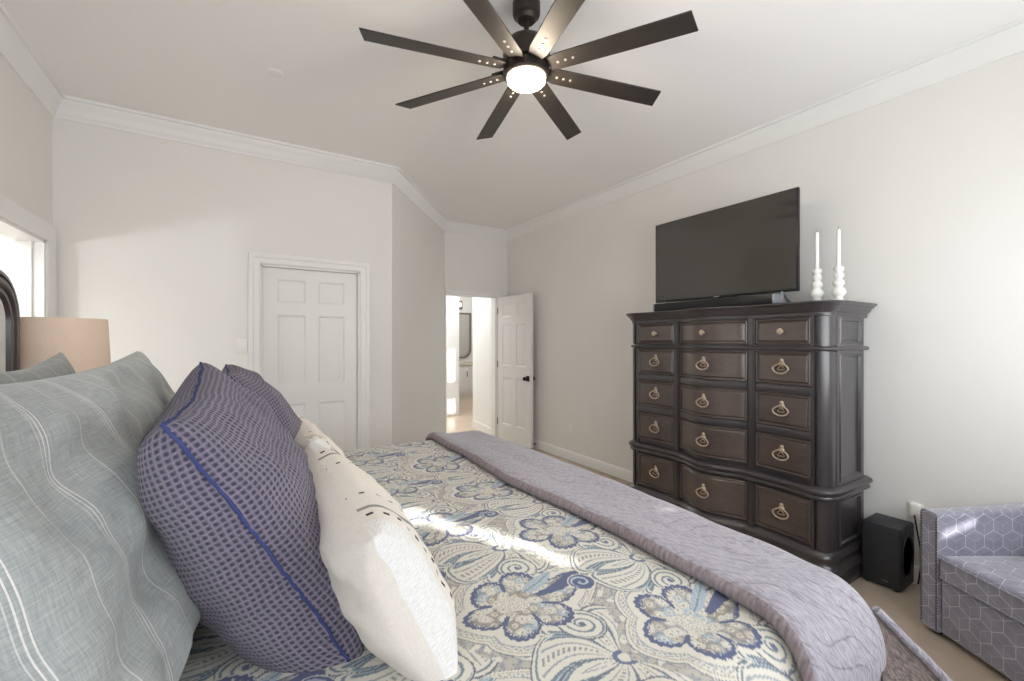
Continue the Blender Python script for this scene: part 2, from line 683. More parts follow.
# hall wall
HX0, HX1, HZ = 2.345, 3.125, 2.02
wh = MB().box((XB - .02, YH, 0), (HX0, YH + T, ZC)).box((HX1, YH, 0), (XR, YH + T, ZC)).box((HX0, YH, HZ), (HX1, YH + T, ZC))
struct('wall_hall', wh, M['wall'], 'narrow wall around the hall doorway')
struct('wall_right', MB().box((XR, YB - T, 0), (XR + T, YH + T, ZC)), M['wall'], 'long off white wall behind the dresser')
# rear wall: solid behind the camera, with invented slots that shape the sun patches
wr = MB()
gaps = [(1.085, 1.60, 1.005, 2.34)]
WX0, WX1, WZ0, WZ1 = .70, 3.05, .95, 2.60


def wall_with_holes(mb, x0, x1, z0, z1, holes):
    xs = sorted({x0, x1} | {h_[0] for h_ in holes} | {h_[1] for h_ in holes})
    zs = sorted({z0, z1} | {h_[2] for h_ in holes} | {h_[3] for h_ in holes})
    for i in range(len(xs) - 1):
        for j in range(len(zs) - 1):
            cx_, cz_ = (xs[i] + xs[i + 1]) / 2, (zs[j] + zs[j + 1]) / 2
            if any(h_[0] < cx_ < h_[1] and h_[2] < cz_ < h_[3] for h_ in holes):
                continue
            mb.box((xs[i], YB - T, zs[j]), (xs[i + 1], YB, zs[j + 1]))


# (x0,x1,z0,z1) unseen slots added to throw sun onto the bed, quilt and chair
SUN_HOLES = [(.985, 1.14, 2.2, 2.40), (1.045, 1.175, 2.08, 2.2), (1.085, 1.195, 1.98, 2.08), (1.125, 1.21, 1.86, 1.98),
             (1.97, 2.05, 2.30, 2.48), (1.80, 1.88, 2.03, 2.15), (1.65, 1.72, 1.93, 2.03), (3.12, 3.26, 1.345, 1.47)]
wall_with_holes(wr, XL - T, XR + T, 0, ZC, SUN_HOLES)
struct('wall_rear', wr, M['wall'], 'wall behind the camera with added slots that shape the sun patches')

# crown moulding along every wall
CR = [(0, 2.838), (.010, 2.838), (.013, 2.852), (.022, 2.862), (.028, 2.884), (.044, 2.916), (.058, 2.936), (.060, 2.950), (.075, 2.953), (.078, 2.97)]
room = [(XL, YB), (XR, YB), (XR, YH), (XB, YH), (XA, YF), (XL, YF)]
struct('trim_1', sweep(room, CR, closed=True), M['trim'], 'white crown moulding running round the ceiling', smooth=50)
BB = [(0, 0), (.015, 0), (.015, .085), (.011, .098), (.004, .106), (0, .107)]


def baseboard(name, path, label):
    struct(name, sweep(path, BB), M['trim'], label)


baseboard('baseboard_right', [(XR, YB), (XR, YH - .005)], 'white baseboard along the dresser wall')
baseboard('baseboard_far', [(DX0 - .09, YF), (XL, YF)], 'white baseboard left of the closed door')
baseboard('baseboard_angled', [(XB, YH), (XA, YF), (DX1 + .09, YF)], 'white baseboard along the angled wall')
baseboard('baseboard_left', [(XL, OY0 - .11), (XL, YB)], 'white baseboard behind the bed')

# casings
CP = [(0, .0), (.0, .012), (.012, .02), (.05, .02), (.06, .026), (.085, .026), (.09, .018), (.09, 0)]   # (outward from opening, proud of the wall)


def casing(name, p0, p1, ztop, axis, out, label, wdt=.09, left=True, right=True):
    """p0,p1 opening ends along the axis; axis 'x' on a wall y=c facing -y, or 'y' on a wall x=c facing +x"""
    mb = MB()
    s = wdt / .09

    def pt(a, z, pr):
        return (a, out[0] + out[1] * pr, z) if axis == 'x' else (out[0] + out[1] * pr, a, z)
    rows = []
    for o_, pr in CP:
        o_ *= s
        pts = []
        if left:
            pts += [pt(p0 - o_, 0, pr), pt(p0 - o_, ztop + o_, pr)]
        else:
            pts += [pt(p0, ztop + o_, pr)]
        if right:
            pts += [pt(p1 + o_, ztop + o_, pr), pt(p1 + o_, 0, pr)]
        else:
            pts += [pt(p1, ztop + o_, pr)]
        rows.append(pts)
    mb.grid(rows)
    return struct(name, mb, M['trim'], label)


casing('trim_2', DX0, DX1, DZ, 'x', (YF, -1), 'white casing round the closed panel door', .085)
casing('trim_3', OY0, OY1, OZ, 'y', (XL, 1), 'white casing round the opening left of the lamp', .105)
casing('trim_4', HX0, HX1, HZ, 'x', (YH, -1), 'white casing round the hall doorway', .07, left=False)
# jambs
jb = MB().box((XL - T - .01, OY1 - .018, 0), (XL + .002, OY1 + .001, OZ)).box((XL - T - .01, OY0 - .001, 0), (XL + .002, OY0 + .018, OZ))
jb.box((XL - T - .01, OY0, OZ - .018), (XL + .002, OY1, OZ + .001)).box((XL - .085, OY1 - .03, 0), (XL - .05, OY1 - .016, OZ - .01))
struct('trim_5', jb, M['trim'], 'white jamb lining of the opening left of the lamp')
jb = MB().box((DX0 - .001, YF - .002, 0), (DX0 + .012, YF + T, DZ)).box((DX1 - .012, YF - .002, 0), (DX1 + .001, YF + T, DZ)).box((DX0, YF - .002, DZ - .012), (DX1, YF + T, DZ + .001))
struct('trim_6', jb, M['trim'], 'white jamb lining of the closed door')
jb = MB().box((HX0 - .001, YH - .002, 0), (HX0 + .014, YH + T, HZ)).box((HX1 - .014, YH - .002, 0), (HX1 + .001, YH + T, HZ)).box((HX0, YH - .002, HZ - .014), (HX1, YH + T, HZ + .001))
struct('trim_7', jb, M['trim'], 'white jamb lining of the hall doorway')


# ---- six panel doors
def door_leaf(wd, ht, th=.036):
    mb = MB()
    core = .010
    mb.box((0, -th / 2 + core, 0), (wd, th / 2 - core, ht))
    st = .105 * wd / .75
    mid = .10 * wd / .75
    pw = (wd - 2 * st - mid) / 2
    zs = [(.22, .87), (1.03, 1.60), (1.70, 1.89)]
    xs = [(st, st + pw), (st + pw + mid, wd - st)]
    for side in (-1, 1):
        y0, y1 = side * (th / 2 - core - .001), side * th / 2
        mb.box((0, y0, 0), (st, y1, ht))
        mb.box((wd - st, y0, 0), (wd, y1, ht))
        for a, b in ((.0, .22), (.87, 1.03), (1.60, 1.70), (1.89, ht)):
            mb.box((st, y0, a), (wd - st, y1, b))
        for a, b in zs:
            mb.box((st + pw, y0, a), (st + pw + mid, y1, b))
            for x0, x1 in xs:
                # sloped sticking then the raised field
                yo, yi = y1, side * (th / 2 - core + .0012)
                P = []
                for ins, yy in ((0, yo), (.010, yo - side * .004), (.014, yi), (.030, yi), (.050, yo - side * .003)):
                    P.append([(x0 + ins, yy, a + ins), (x1 - ins, yy, a + ins), (x1 - ins, yy, b - ins), (x0 + ins, yy, b - ins)])
                mb.grid(P, close_v=True)
                q = P[-1]
                mb.add(q, [(0, 1, 2, 3)])
    return mb


d1 = struct('door_1', door_leaf(DX1 - DX0 - .030, DZ - .022), M['door'], 'closed white six panel door in the far wall')
d1.location = (DX0 + .015, YF + .055, .008)
# open hall door, hinged at the right jamb and swung into the room
d2 = struct('door_2', door_leaf(.745, 1.985), M['door'], 'white six panel door standing open into the room')
d2.location = (3.150, YH - .035, .022)
d2.rotation_euler = (0, 0, math.atan2(-.70, .05))
DW2 = .745
for sd in (-1, 1):
    h_ = MB()
    Rm = Matrix.Translation((DW2 - .065, sd * .018, .885)) @ Matrix.Rotation(-sd * PI / 2, 4, 'X')
    h_.lathe([(.032, 0), (.032, .006), (.024, .011), (.011, .014), (.010, .034), (.020, .040), (.027, .052), (.026, .062), (.017, .070), (.004, .072)], 24, M4=Rm)
    h_.box((DW2 - .10, sd * .018, .85), (DW2 - .03, sd * .023, .92), .003)
    h_.build('door_handle', M['handle'], d2)['label'] = 'dark bronze knob on a square plate'
for z in (.2, 1.0, 1.75):
    MB().tube([(0.0, -.022, z), (0.0, -.022, z + .09)], .006, 8).build('hinge', M['nail'], d2)

# ---- beyond the hall doorway
struct('wall_hall_left', MB().box((1.5, 7.44, 0), (3.53, 7.56, 2.8)), M['bathwall'], 'bright hall wall seen at the left of the doorway')
struct('wall_hall_side', MB().prism([(3.165, YH + T + .02), (3.26, 6.36), (3.40, 6.36), (3.40, YH + T + .02)], 0, 2.8), M['bathwall'], 'hall wall seen just behind the open door')
struct('wall_hall_end', MB().box((1.4, 10.0, 0), (5.5, 10.1, 2.8)), M['bathwall'], 'end wall of the bathroom past the hall')
struct('wall_hall_outer', MB().box((1.4, YH, 0), (1.5, 10.1, 2.8)), M['bathwall'], 'outer hall wall out of sight on the left')
struct('wall_hall_outer', MB().box((5.4, YH, 0), (5.5, 10.1, 2.8)), M['bathwall'], 'outer hall wall out of sight on the right')
struct('wall_hall_near', MB().box((1.4, YH, 0), (XB, YH + T, 2.8)), M['bathwall'], 'hall wall behind the angled wall')
hw_ = MB()  # openings here are added to throw sun patches on the hall wall
for x0, x1, z0, z1 in ((XR + T, 3.80, 0, 2.9), (3.97, 5.5, 0, 2.9), (3.80, 3.97, 0, 1.46), (3.80, 3.97, 1.80, 2.05), (3.80, 3.97, 2.72, 2.9)):
    hw_.box((x0, YH, z0), (x1, YH + T, z1))
struct('wall_hall_sun_slots', hw_, M['bathwall'], 'unseen hall wall with added slots that shape the sun patches')
struct('baseboard_hall', MB().box((1.5, 7.425, 0), (3.53, 7.44, .11), .003), M['trim'], 'white baseboard on the bright hall wall')
struct('baseboard_hall_side', MB().prism([(3.150, YH + T + .03), (3.246, 6.36), (3.262, 6.36), (3.166, YH + T + .03)], 0, .11), M['trim'], 'white baseboard behind the open door')

# ---- left side room
struct('wall_bath_end', MB().box((-3.4, 4.35, 0), (XL - T, 4.47, 2.8)), M['bathwall'], 'white side room wall seen through the left opening')
struct('wall_bath_back', MB().box((-3.4, .2, 0), (-3.3, 4.4, 2.8)), M['bathwall'], 'white back wall of the side room')
struct('wall_bath_near', MB().box((-3.4, .2, 0), (XL - T, .3, 2.8)), M['bathwall'], 'near wall of the side room out of sight')
struct('trim_8', MB().box((-1.78, 4.32, 0), (-1.68, 4.35, 2.1), .004).box((-1.79, 4.33, 2.06), (-2.7, 4.35, 2.16), .004), M['trim'], 'white casing inside the side room')

# bathroom vanity down the hall
va = thing('bathroom_vanity', (4.55, 9.6, 0), 'white vanity cabinet with stone top at the end of the hall', 'vanity')
m_ = MB().box((-.7, -.05, .10), (.75, .38, .80), .004).box((-.68, .0, 0), (.73, .38, .10))
m_.build('body', M['door'], va)
MB().box((-.73, -.09, .80), (.78, .39, .84), .004).build('countertop', M['stone'], va)
for i in range(3):
    m_ = MB().box((-.68 + i * .47, -.068, .16), (-.25 + i * .47, -.05, .76), .006)
    dr = m_.build('cabinet_door', M['door'], va)
    MB().tube([(-.29 + i * .47, -.085, .52), (-.29 + i * .47, -.085, .66)], .008, 8).build('handle', M['handle'], dr)
mi = thing('framed_mirror', (4.55, 9.998, .95), 'grey framed mirror with curved lower edge above the vanity', 'mirror')


def mirror_outline(g):
    p = []
    hw, h0, h1 = .52 - g, .0 + g, 1.15 - g
    for i in range(9):
        a = PI + PI / 2 * i / 8
        p.append((-hw + .0 + .22 * (1 + math.cos(a)), h0 + .22 * (1 + math.sin(a))))
    for i in range(9):
        a = 1.5 * PI + PI / 2 * i / 8
        p.append((hw - .22 + .22 * math.cos(a), h0 + .22 * (1 + math.sin(a))))
    p += [(hw, h1), (-hw, h1)]
    return p


fo, fi = mirror_outline(0), mirror_outline(.045)
m_ = MB()
m_.grid([[(x, .0, z) for x, z in fo], [(x, -.03, z) for x, z in fo], [(x, -.03, z) for x, z in fi], [(x, -.012, z) for x, z in fi]], close_v=True)
m_.build('frame', M['taupe'], mi)
m_ = MB().add([(x, -.012, z) for x, z in fi], [tuple(range(len(fi)))])
m_.build('glass', M['mirror'], mi)
sl = thing('vanity_light', (4.70, 9.998, 2.28), 'small square lit wall light above the hall mirror', 'wall light')
MB().box((-.12, -.03, -.10), (.12, 0, .12), .006).build('back_plate', M['taupe'], sl)
MB().lathe([(.02, 0), (.055, .01), (.06, .06), (.045, .10), (.01, .11)], 20, M4=Matrix.Translation((0, -.09, -.04))).build('bulb', M['bulb'], sl)


# ------------------------------------------------------------------ wall and ceiling fittings
def plate(name, loc, rz, label, cat, kind):
    t = thing(name, loc, label, cat, rz=rz)
    MB().box((-.036, -.006, -.058), (.036, 0, .058), .003).build('cover_plate', M['plate'], t)
    if kind == 'switch':
        MB().box((-.016, -.010, -.033), (.016, -.005, .033), .002).build('rocker', M['plate'], t)
    else:
        for dz in (-.02, .02):
            MB().lathe([(.016, 0), (.016, .003), (.0145, .0045)], 20, M4=Matrix.Translation((0, -.005, dz)) @ Matrix.Rotation(PI / 2, 4, 'X')).build('socket', M['plate'], t)
    return t


plate('light_switch', (.037, YF, 1.352), 0, 'white light switch on the wall left of the closed door', 'light switch', 'switch')
plate('wall_outlet', (XR, 3.95, .36), -PI / 2, 'white wall outlet between the open door and the dresser', 'wall outlet', 'socket')
plate('wall_outlet', (XR, .885, .41), -PI / 2, 'white wall outlet behind the armchair beside the black speaker box', 'wall outlet', 'socket')
ad = thing('plug_adapter', (XR - .006, .880, .425), 'white plug adapter in the outlet behind the armchair', 'plug')
MB().box((-.035, -.024, -.03), (0, .024, .04), .008).build('plug_body', M['plate'], ad)
MB().tube([(-.04, 0, -.02), (-.045, -.01, -.08), (-.02, -.02, -.2), (-.015, -.02, -.32), (-.015, -.01, -.415)], .004, 8).build('cord', M['black'], ad)
ds = thing('door_stop', (XR - .015, 4.63, .06), 'small spring door stop on the baseboard by the open door', 'door stop')
pts = []
for i in range(80):
    a = i * .9
    pts.append((-.006 - i * .0007, .008 * math.cos(a), .008 * math.sin(a)))
MB().tube(pts, .0018, 6).build('spring', M['nail'], ds)
MB().lathe([(.010, 0), (.011, .012), (.006, .016)], 12, M4=Matrix.Translation((-.06, 0, 0)) @ Matrix.Rotation(-PI / 2, 4, 'Y')).build('tip', M['handle'], ds)

rl = thing('recessed_downlight', (2.73, 4.67, ZC), 'round recessed downlight in the ceiling near the hall doorway', 'ceiling light')
MB().lathe([(.058, .0), (.080, -.002), (.082, -.008), (.066, -.012), (.058, -.002)], 32, caps=False).build('trim_ring', M['trim'], rl)
MB().lathe([(.060, -.004), (.040, -.006), (.001, -.007)], 32).build('lens', M['plate'], rl)
sd_ = thing('smoke_detector', (.193, 2.906, ZC), 'small flat white sprinkler cover on the ceiling left of the fan', 'ceiling cover')
MB().lathe([(.001, -.004), (.036, -.004), (.042, -.002), (.044, 0)], 28).build('cover', M['ceil'], sd_)

# ------------------------------------------------------------------ ceiling fan
FX, FY = 1.14, 1.68
fan = thing('ceiling_fan', (FX, FY, ZC), 'dark bronze eight blade ceiling fan with a lit round lens', 'ceiling fan')
MB().lathe([(.020, -.088), (.040, -.088), (.046, -.080), (.050, -.072), (.060, -.066), (.064, -.056), (.064, -.004), (.060, 0)], 36).build('canopy', M['bronze'], fan)
MB().lathe([(.012, -.16), (.012, -.08)], 16).build('downrod', M['bronze'], fan)
MB().lathe([(.10, -.300), (.108, -.296), (.110, -.25), (.104, -.215), (.090, -.19), (.060, -.172), (.030, -.160), (.022, -.145), (.018, -.14)], 40).build('motor_housing', M['bronze'], fan)
MB().lathe([(.088, -.352), (.098, -.352), (.106, -.345), (.108, -.318), (.104, -.306), (.095, -.300)], 44, caps=False).build('light_ring', M['bronze'], fan)
MB().lathe([(.001, -.384), (.05, -.382), (.078, -.378), (.088, -.368), (.090, -.340)], 44).build('light_lens', M['lens'], fan)
arm0 = MB().box((.06, -.028, -.311), (.17, .028, -.300), .003).build('blade_bracket', M['bronze'], fan)
for i in range(8):
    b = arm0 if i == 0 else arm0.copy()
    if i:
        COL.objects.link(b)
        b.parent = fan
    b.rotation_euler = (0, 0, math.radians(-13 + 45 * i))
bl = MB()
z0 = -.315
th = .007
prof = [(.11, .034), (.15, .044), (.30, .046), (.50, .0485), (.734, .050)]
top = [(x, y) for x, y in prof] + [(x - (.020 if i == 0 else 0), -y) for i, (x, y) in enumerate(reversed(prof))]
bl.prism(top, -th / 2, th / 2)
scr = MB()
for x in (.16, .20, .24):
    pass
blades = []
bo = bl.build('blade', M['blade'], fan)
bev = bo.modifiers.new('bevel', 'BEVEL')
bev.width = .002
bev.segments = 2
bo.rotation_euler = (math.radians(-12), 0, 0)
sm = MB().lathe([(.0055, -.003), (.0065, 0)], 10)
for x, y in ((.155, .0), (.19, .0), (.225, .0)):
    so = sm.build('screw', M['screw'], bo, loc=(x, y, -th / 2 - .0005)) if x == .155 else so.copy()
    if x != .155:
        COL.objects.link(so)
        so.parent = bo
        so.location = (x, y, -th / 2 - .0005)
for i in range(8):
    b = bo if i == 0 else copy_tree(bo, fan)
    a = math.radians(-13 + 45 * i)
    b.matrix_local = Matrix.Rotation(a, 4, 'Z') @ Matrix.Translation((0, 0, z0)) @ Matrix.Rotation(math.radians(-12), 4, 'X')

# ------------------------------------------------------------------ dresser
DRX, DRY = 3.295, 1.852
dresser = thing('dresser', (DRX, DRY, 0), 'tall dark espresso dresser with fifteen serpentine front drawers', 'dresser', rz=PI / 2)
# local x = along the wall (+x is world +y), local y = out from the wall into the room
HW, DEP, RC = .736, .495, .062


def dcurve(x):
    a = abs(x)
    if a < .26:
        return -.03 + .085 * math.cos(PI / 2 * a / .26) ** 1.6
    if a < .31:
        return -.03
    if a < HW - RC:
        t = (a - .31) / (HW - RC - .31)
        return -.03 * (1 - t ** 2.2)
    return 0


def outline():
    p = [(-HW, .0), (-HW, DEP - RC - .03), (-HW + .004, DEP - RC - .022)]
    for i in range(9):
        a = PI - PI / 2 * i / 8
        p.append((-HW + RC + (RC - .004) * math.cos(a), DEP - RC - .012 + (RC - .004 + .012) * math.sin(a)))
    xs = [-HW + RC + .012] + [(-.65 + .02 * i) for i in range(66)] + [HW - RC - .012]
    for x in xs:
        if abs(x) < HW - RC - .002:
            p.append((x, DEP + dcurve(x)))
    for i in range(9):
        a = PI / 2 - PI / 2 * i / 8
        p.append((HW - RC + (RC - .004) * math.cos(a), DEP - RC - .012 + (RC - .004 + .012) * math.sin(a)))
    p += [(HW - .004, DEP - RC - .022), (HW, DEP - RC - .03), (HW, 0)]
    return p


OUT = outline()


def ring(o_, z):
    q = offset_path(OUT, o_)
    return [(x, y, z) for x, y in q]


def loft(mb, prof, mat=0):
    mb.grid([ring(o_, z) for o_, z in prof], mat)


body = MB()
loft(body, [(-.014, .09), (-.014, 1.56)])
for z in (.09, 1.56):
    r_ = ring(-.014, z)
    body.add(r_, [tuple(range(len(r_)))])
body.box((-HW + .012, 0, .09), (HW - .012, .01, 1.56))
# stiles, end columns and rails stand a little proud of the carcass
def front_strip(mb, x0, x1, z0, z1, o_in, o_out, n=6, bead=0.0):
    xs = [x0 + (x1 - x0) * i / n for i in range(n + 1)]
    P0 = [(x, DEP + dcurve(x) + o_in) for x in xs]
    P1 = [(x, DEP + dcurve(x) + o_out) for x in xs]
    rows = [[(x, y, z0) for x, y in P0], [(x, y, z0) for x, y in P1], [(x, y, z1) for x, y in P1], [(x, y, z1) for x, y in P0]]
    if bead:
        zm = (z0 + z1) / 2
        rows.insert(2, [(x, y + bead, zm) for x, y in P1])
    mb.grid(rows)
    for xe, (xx, yy0), (_, yy1) in ((x0, P0[0], P1[0]), (x1, P0[-1], P1[-1])):
        mb.add([(xx, yy0, z0), (xx, yy1, z0), (xx, yy1, z1), (xx, yy0, z1)], [(0, 1, 2, 3)])


body.build('body', M['wood'], dresser, smooth=40)
for sx_ in (-1, 1):
    st = MB()
    for (za, zb) in ((.20, .49), (.565, 1.335), (1.37, 1.545)):
        front_strip(st, sx_ * .285 - .022, sx_ * .285 + .022, za, zb, -.02, .004)
        front_strip(st, sx_ * .285 - .012, sx_ * .285 + .012, za, zb, .0, .010)
        front_strip(st, sx_ * .648 - .010, sx_ * .648 + .010, za, zb, -.02, .002)
    st.build('stile', M['wood'], dresser)
for (za, zb) in ((.827, .867), (1.087, 1.127)):
    za, zb = za - .005, zb - .002
    for x0, x1 in ((-.655, -.312), (-.258, .258), (.312, .655)):
        ra = MB()
        front_strip(ra, x0, x1, za, zb, -.02, .0, 14, .004)
        ra.build('rail', M['wood'], dresser, smooth=50)
# the two end columns and their side boards
for sgn in (-1, 1):
    co_ = MB()
    idx = [i for i, (x, y) in enumerate(OUT) if abs(x) > HW - RC - .004 and y > DEP - RC - .035]
    for s0, e0 in ((.20, .49), (.565, 1.335), (1.37, 1.545)):
        ids = [i for i in idx if OUT[i][0] * sgn > 0]
        rows = []
        for o_, z in ((-.016, s0), (.0, s0), (.0, e0), (-.016, e0)):
            q = offset_path(OUT, o_)
            rows.append([(q[i][0], q[i][1], z) for i in ids])
        co_.grid(rows)
    co_.build('corner_column', M['wood'], dresser, smooth=50)
# mouldings
co = MB()
CPF = [(-.014, 1.538), (.004, 1.540), (.008, 1.552), (.006, 1.562), (.014, 1.567), (.022, 1.578), (.030, 1.592), (.042, 1.600), (.044, 1.606), (.052, 1.609), (.058, 1.616), (.056, 1.622), (.050, 1.6255)]
loft(co, CPF)
r_ = ring(.050, 1.6255)
co.add(r_, [tuple(range(len(r_)))])
co.build('cornice_top', M['wood'], dresser, smooth=50)
mo = MB()
loft(mo, [(-.014, 1.340), (.006, 1.341), (.014, 1.346), (.016, 1.353), (.014, 1.360), (.006, 1.365), (-.014, 1.366)])
mo.build('upper_moulding', M['wood'], dresser, smooth=50)
mo = MB()
loft(mo, [(-.014, .486), (.010, .488), (.020, .496), (.022, .506), (.016, .516), (.020, .522), (.032, .532), (.035, .544), (.028, .554), (.014, .562), (-.014, .568)])
mo.build('waist_moulding', M['wood'], dresser, smooth=50)
mo = MB()
loft(mo, [(-.03, 0), (.030, 0), (.036, .015), (.036, .062), (.028, .072), (.030, .085), (.040, .095), (.038, .112), (.024, .125), (.016, .150), (.022, .160), (.020, .172), (.006, .188), (-.014, .206)])
mo.build('plinth', M['wood'], dresser, smooth=50)
# panelled ends
for sgn in (-1, 1):
    for (za, zb) in ((1.385, 1.53), (.585, 1.32), (.215, .475)):
        pn_ = MB()
        y0, y1 = .075, DEP - RC - .065
        xf = sgn * (HW - .014)
        P = []
        for ins, dx in ((-.03, -.004), (-.03, .014), (.0, .014), (.004, .020), (.012, .019), (.018, .006), (.030, .004)):
            xx = xf + sgn * dx
            P.append([(xx, y0 + ins, za + ins), (xx, y1 - ins, za + ins), (xx, y1 - ins, zb - ins), (xx, y0 + ins, zb - ins)])
        pn_.grid(P, close_v=True)
        pn_.add(P[-1], [(0, 1, 2, 3)])
        pn_.build('end_panel', M['wood'], dresser)


def drawer(x0, x1, z0, z1, kind):
    mb = MB()
    nx = 22
    def ins_list(a, b):
        e = [0, .003, .007, .012, .016, .022, .026]
        return [a + q for q in e] + [a + .026 + (b - a - .052) * i / nx for i in range(1, nx)] + [b - q for q in reversed(e)]
    xs, zs = ins_list(x0, x1), ins_list(z0, z1)

    def h_(d):
        if d < .002: return -.012
        if d < .005: return .003
        if d < .009: return .006
        if d < .014: return .004
        if d < .018: return -.004
        if d < .024: return .0
        return .003
    P = []
    for z in zs:
        row = []
        for x in xs:
            d = min(x - x0, x1 - x, z - z0, z1 - z)
            row.append((x, DEP + dcurve(x) + h_(d), z))
        P.append(row)
    mb.grid(P)
    o = mb.build('drawer', M['woodface'], dresser, smooth=30)
    cx_, cz_ = (x0 + x1) / 2, (z0 + z1) / 2
    yy = DEP + dcurve(cx_) + .003
    if kind == 'knob':
        kn = MB().lathe([(.010, 0), (.010, .003), (.006, .006), (.006, .014), (.016, .018), (.0195, .024), (.018, .031), (.010, .034)], 20,
                        M4=Matrix.Translation((cx_, yy, cz_)) @ Matrix.Rotation(-PI / 2, 4, 'X'))
        kn.build('knob', M['brass'], o)
    else:
        pl = MB()
        # rosette, bail ring with a drawn-up neck, beads along the drop
        pl.lathe([(.018, 0), (.018, .003), (.011, .006), (.010, .014), (.005, .018)], 18, M4=Matrix.Translation((cx_, yy, cz_ + .026)) @ Matrix.Rotation(-PI / 2, 4, 'X'))
        pl.lathe([(.007, 0), (.012, .004), (.006, .010)], 14, M4=Matrix.Translation((cx_, yy, cz_ + .047)) @ Matrix.Rotation(-PI / 2, 4, 'X'))
        pts = []
        for i in range(33):
            t = i / 32
            a = -PI / 2 + 2 * PI * t
            px = .045 * math.sin(2 * PI * t)
            c_ = math.cos(2 * PI * t)
            pz = .030 - .031 * (1 - c_)
            neck = max(0, pz / .030)
            px *= (1 - .5 * neck ** 1.6)
            pts.append((cx_ + px, yy + .014 + .006 * (1 - neck), cz_ + pz))
        pl.tube(pts[:-1], .0052, 8, closed=True)
        for i in range(-3, 4):
            pl.lathe([(.001, -.006), (.006, -.003), (.0068, 0), (.006, .003), (.001, .006)], 8, M4=Matrix.Translation((cx_ + i * .0095, yy + .020, cz_ - .032 + abs(i) ** 2 * .0008)))
        # leafy filling of the ring
        for s_ in (-1, 1):
            pl.tube([(cx_, yy + .010, cz_ + .018), (cx_ + s_ * .012, yy + .010, cz_ + .004), (cx_ + s_ * .022, yy + .010, cz_ - .006), (cx_ + s_ * .012, yy + .010, cz_ - .012), (cx_, yy + .010, cz_ - .008)], .003, 6)
        pl.build('pull', M['brass'], o, smooth=60)
    return o


ROWS = [(1.372, 1.538, 'knob'), (1.127, 1.336, 'pull'), (.867, 1.077 + .003, 'pull'), (.575, .822, 'pull'), (.215, .482, 'pull')]
ROWS[3] = (.590, .818, 'pull')
for z0_, z1_, kd in ROWS:
    for x0_, x1_ in ((-.640, -.308), (-.258, .258), (.308, .640)):
        drawer(x0_, x1_, z0_ + .004, z1_ - .004, kd)

# ------------------------------------------------------------------ television, soundbar, candlesticks
TX = 3.0
tv = thing('television', (TX, 1.915, 1.626), 'large flat black television standing on the dresser', 'television')
yh = .553
MB().box((-.012, -yh, .088), (.014, yh, .742), .004).build('bezel', M['black'], tv)
MB().box((.012, -yh + .03, .12), (.045, yh - .03, .55), .012).build('back_housing', M['black'], tv)
MB().add([(-.0128, -yh + .012, .104), (-.0128, yh - .012, .104), (-.0128, yh - .012, .733), (-.0128, -yh + .012, .733)], [(0, 1, 2, 3)]).build('screen', M['screen'], tv)
MB().box((-.0135, -.022, .0935), (-.012, .022, .0995), .0).build('logo', M['mark'], tv)
for s_ in (-1, 1):
    lg = MB()
    yb = s_ * (yh - .10)
    lg.tube([(.005, yb, .10), (-.04, yb + s_ * .01, .03), (-.072, yb + s_ * .015, .006)], [.012, .010, .007], 8)
    lg.tube([(.005, yb, .10), (.06, yb + s_ * .01, .03), (.12, yb + s_ * .015, .006)], [.012, .010, .007], 8)
    lg.build('foot', M['silver'], tv)
sbar = thing('soundbar', (2.875, 1.90, 1.626), 'long low black soundbar lying in front of the television', 'soundbar')
MB().box((-.04, -.46, .004), (.04, .46, .068), .010).build('body', M['black'], sbar)
MB().box((-.041, -.470, .006), (.041, -.455, .066), .006).build('end_cap', M['silver'], sbar)
MB().box((-.041, .455, .006), (.041, .470, .066), .006).build('end_cap', M['silver'], sbar)


def candlestick(loc, label):
    t = thing('candlestick', loc, label, 'candlestick', 'white candlesticks on the dresser')
    p = [(.040, 0), (.041, .006), (.034, .014), (.022, .022), (.020, .034), (.026, .042), (.036, .052), (.038, .066), (.032, .082), (.022, .094), (.020, .100),
         (.028, .108), (.031, .120), (.028, .132), (.019, .140), (.018, .146), (.026, .154), (.028, .164), (.025, .174), (.018, .180), (.018, .186), (.026, .192), (.028, .204), (.026, .214), (.018, .218), (.012, .212)]
    MB().lathe(p, 28).build('holder', M['ceramic'], t, smooth=70)
    return t


def candle(loc, h, label):
    t = thing('taper_candle', loc, label, 'candle', 'white taper candles on the dresser')
    MB().lathe([(.0105, 0), (.0105, h - .03), (.0095, h - .012), (.005, h - .002), (.001, h)], 16).build('wax', M['wax'], t, smooth=60)
    MB().tube([(0, 0, h - .003), (.001, 0, h + .008), (.003, .001, h + .015)], .0012, 6).build('wick', M['wick'], t)
    return t


CA = [(3.05, 1.283), (3.05, 1.168)]
candlestick((CA[0][0], CA[0][1], 1.626), 'turned white candlestick nearest the television')
candlestick((CA[1][0], CA[1][1], 1.626), 'turned white candlestick nearest the dresser end')
candle((CA[0][0], CA[0][1], 1.626 + .213), .235, 'tall white taper candle in the candlestick nearest the television')
candle((CA[1][0], CA[1][1], 1.626 + .213), .230, 'tall white taper candle in the candlestick nearest the dresser end')

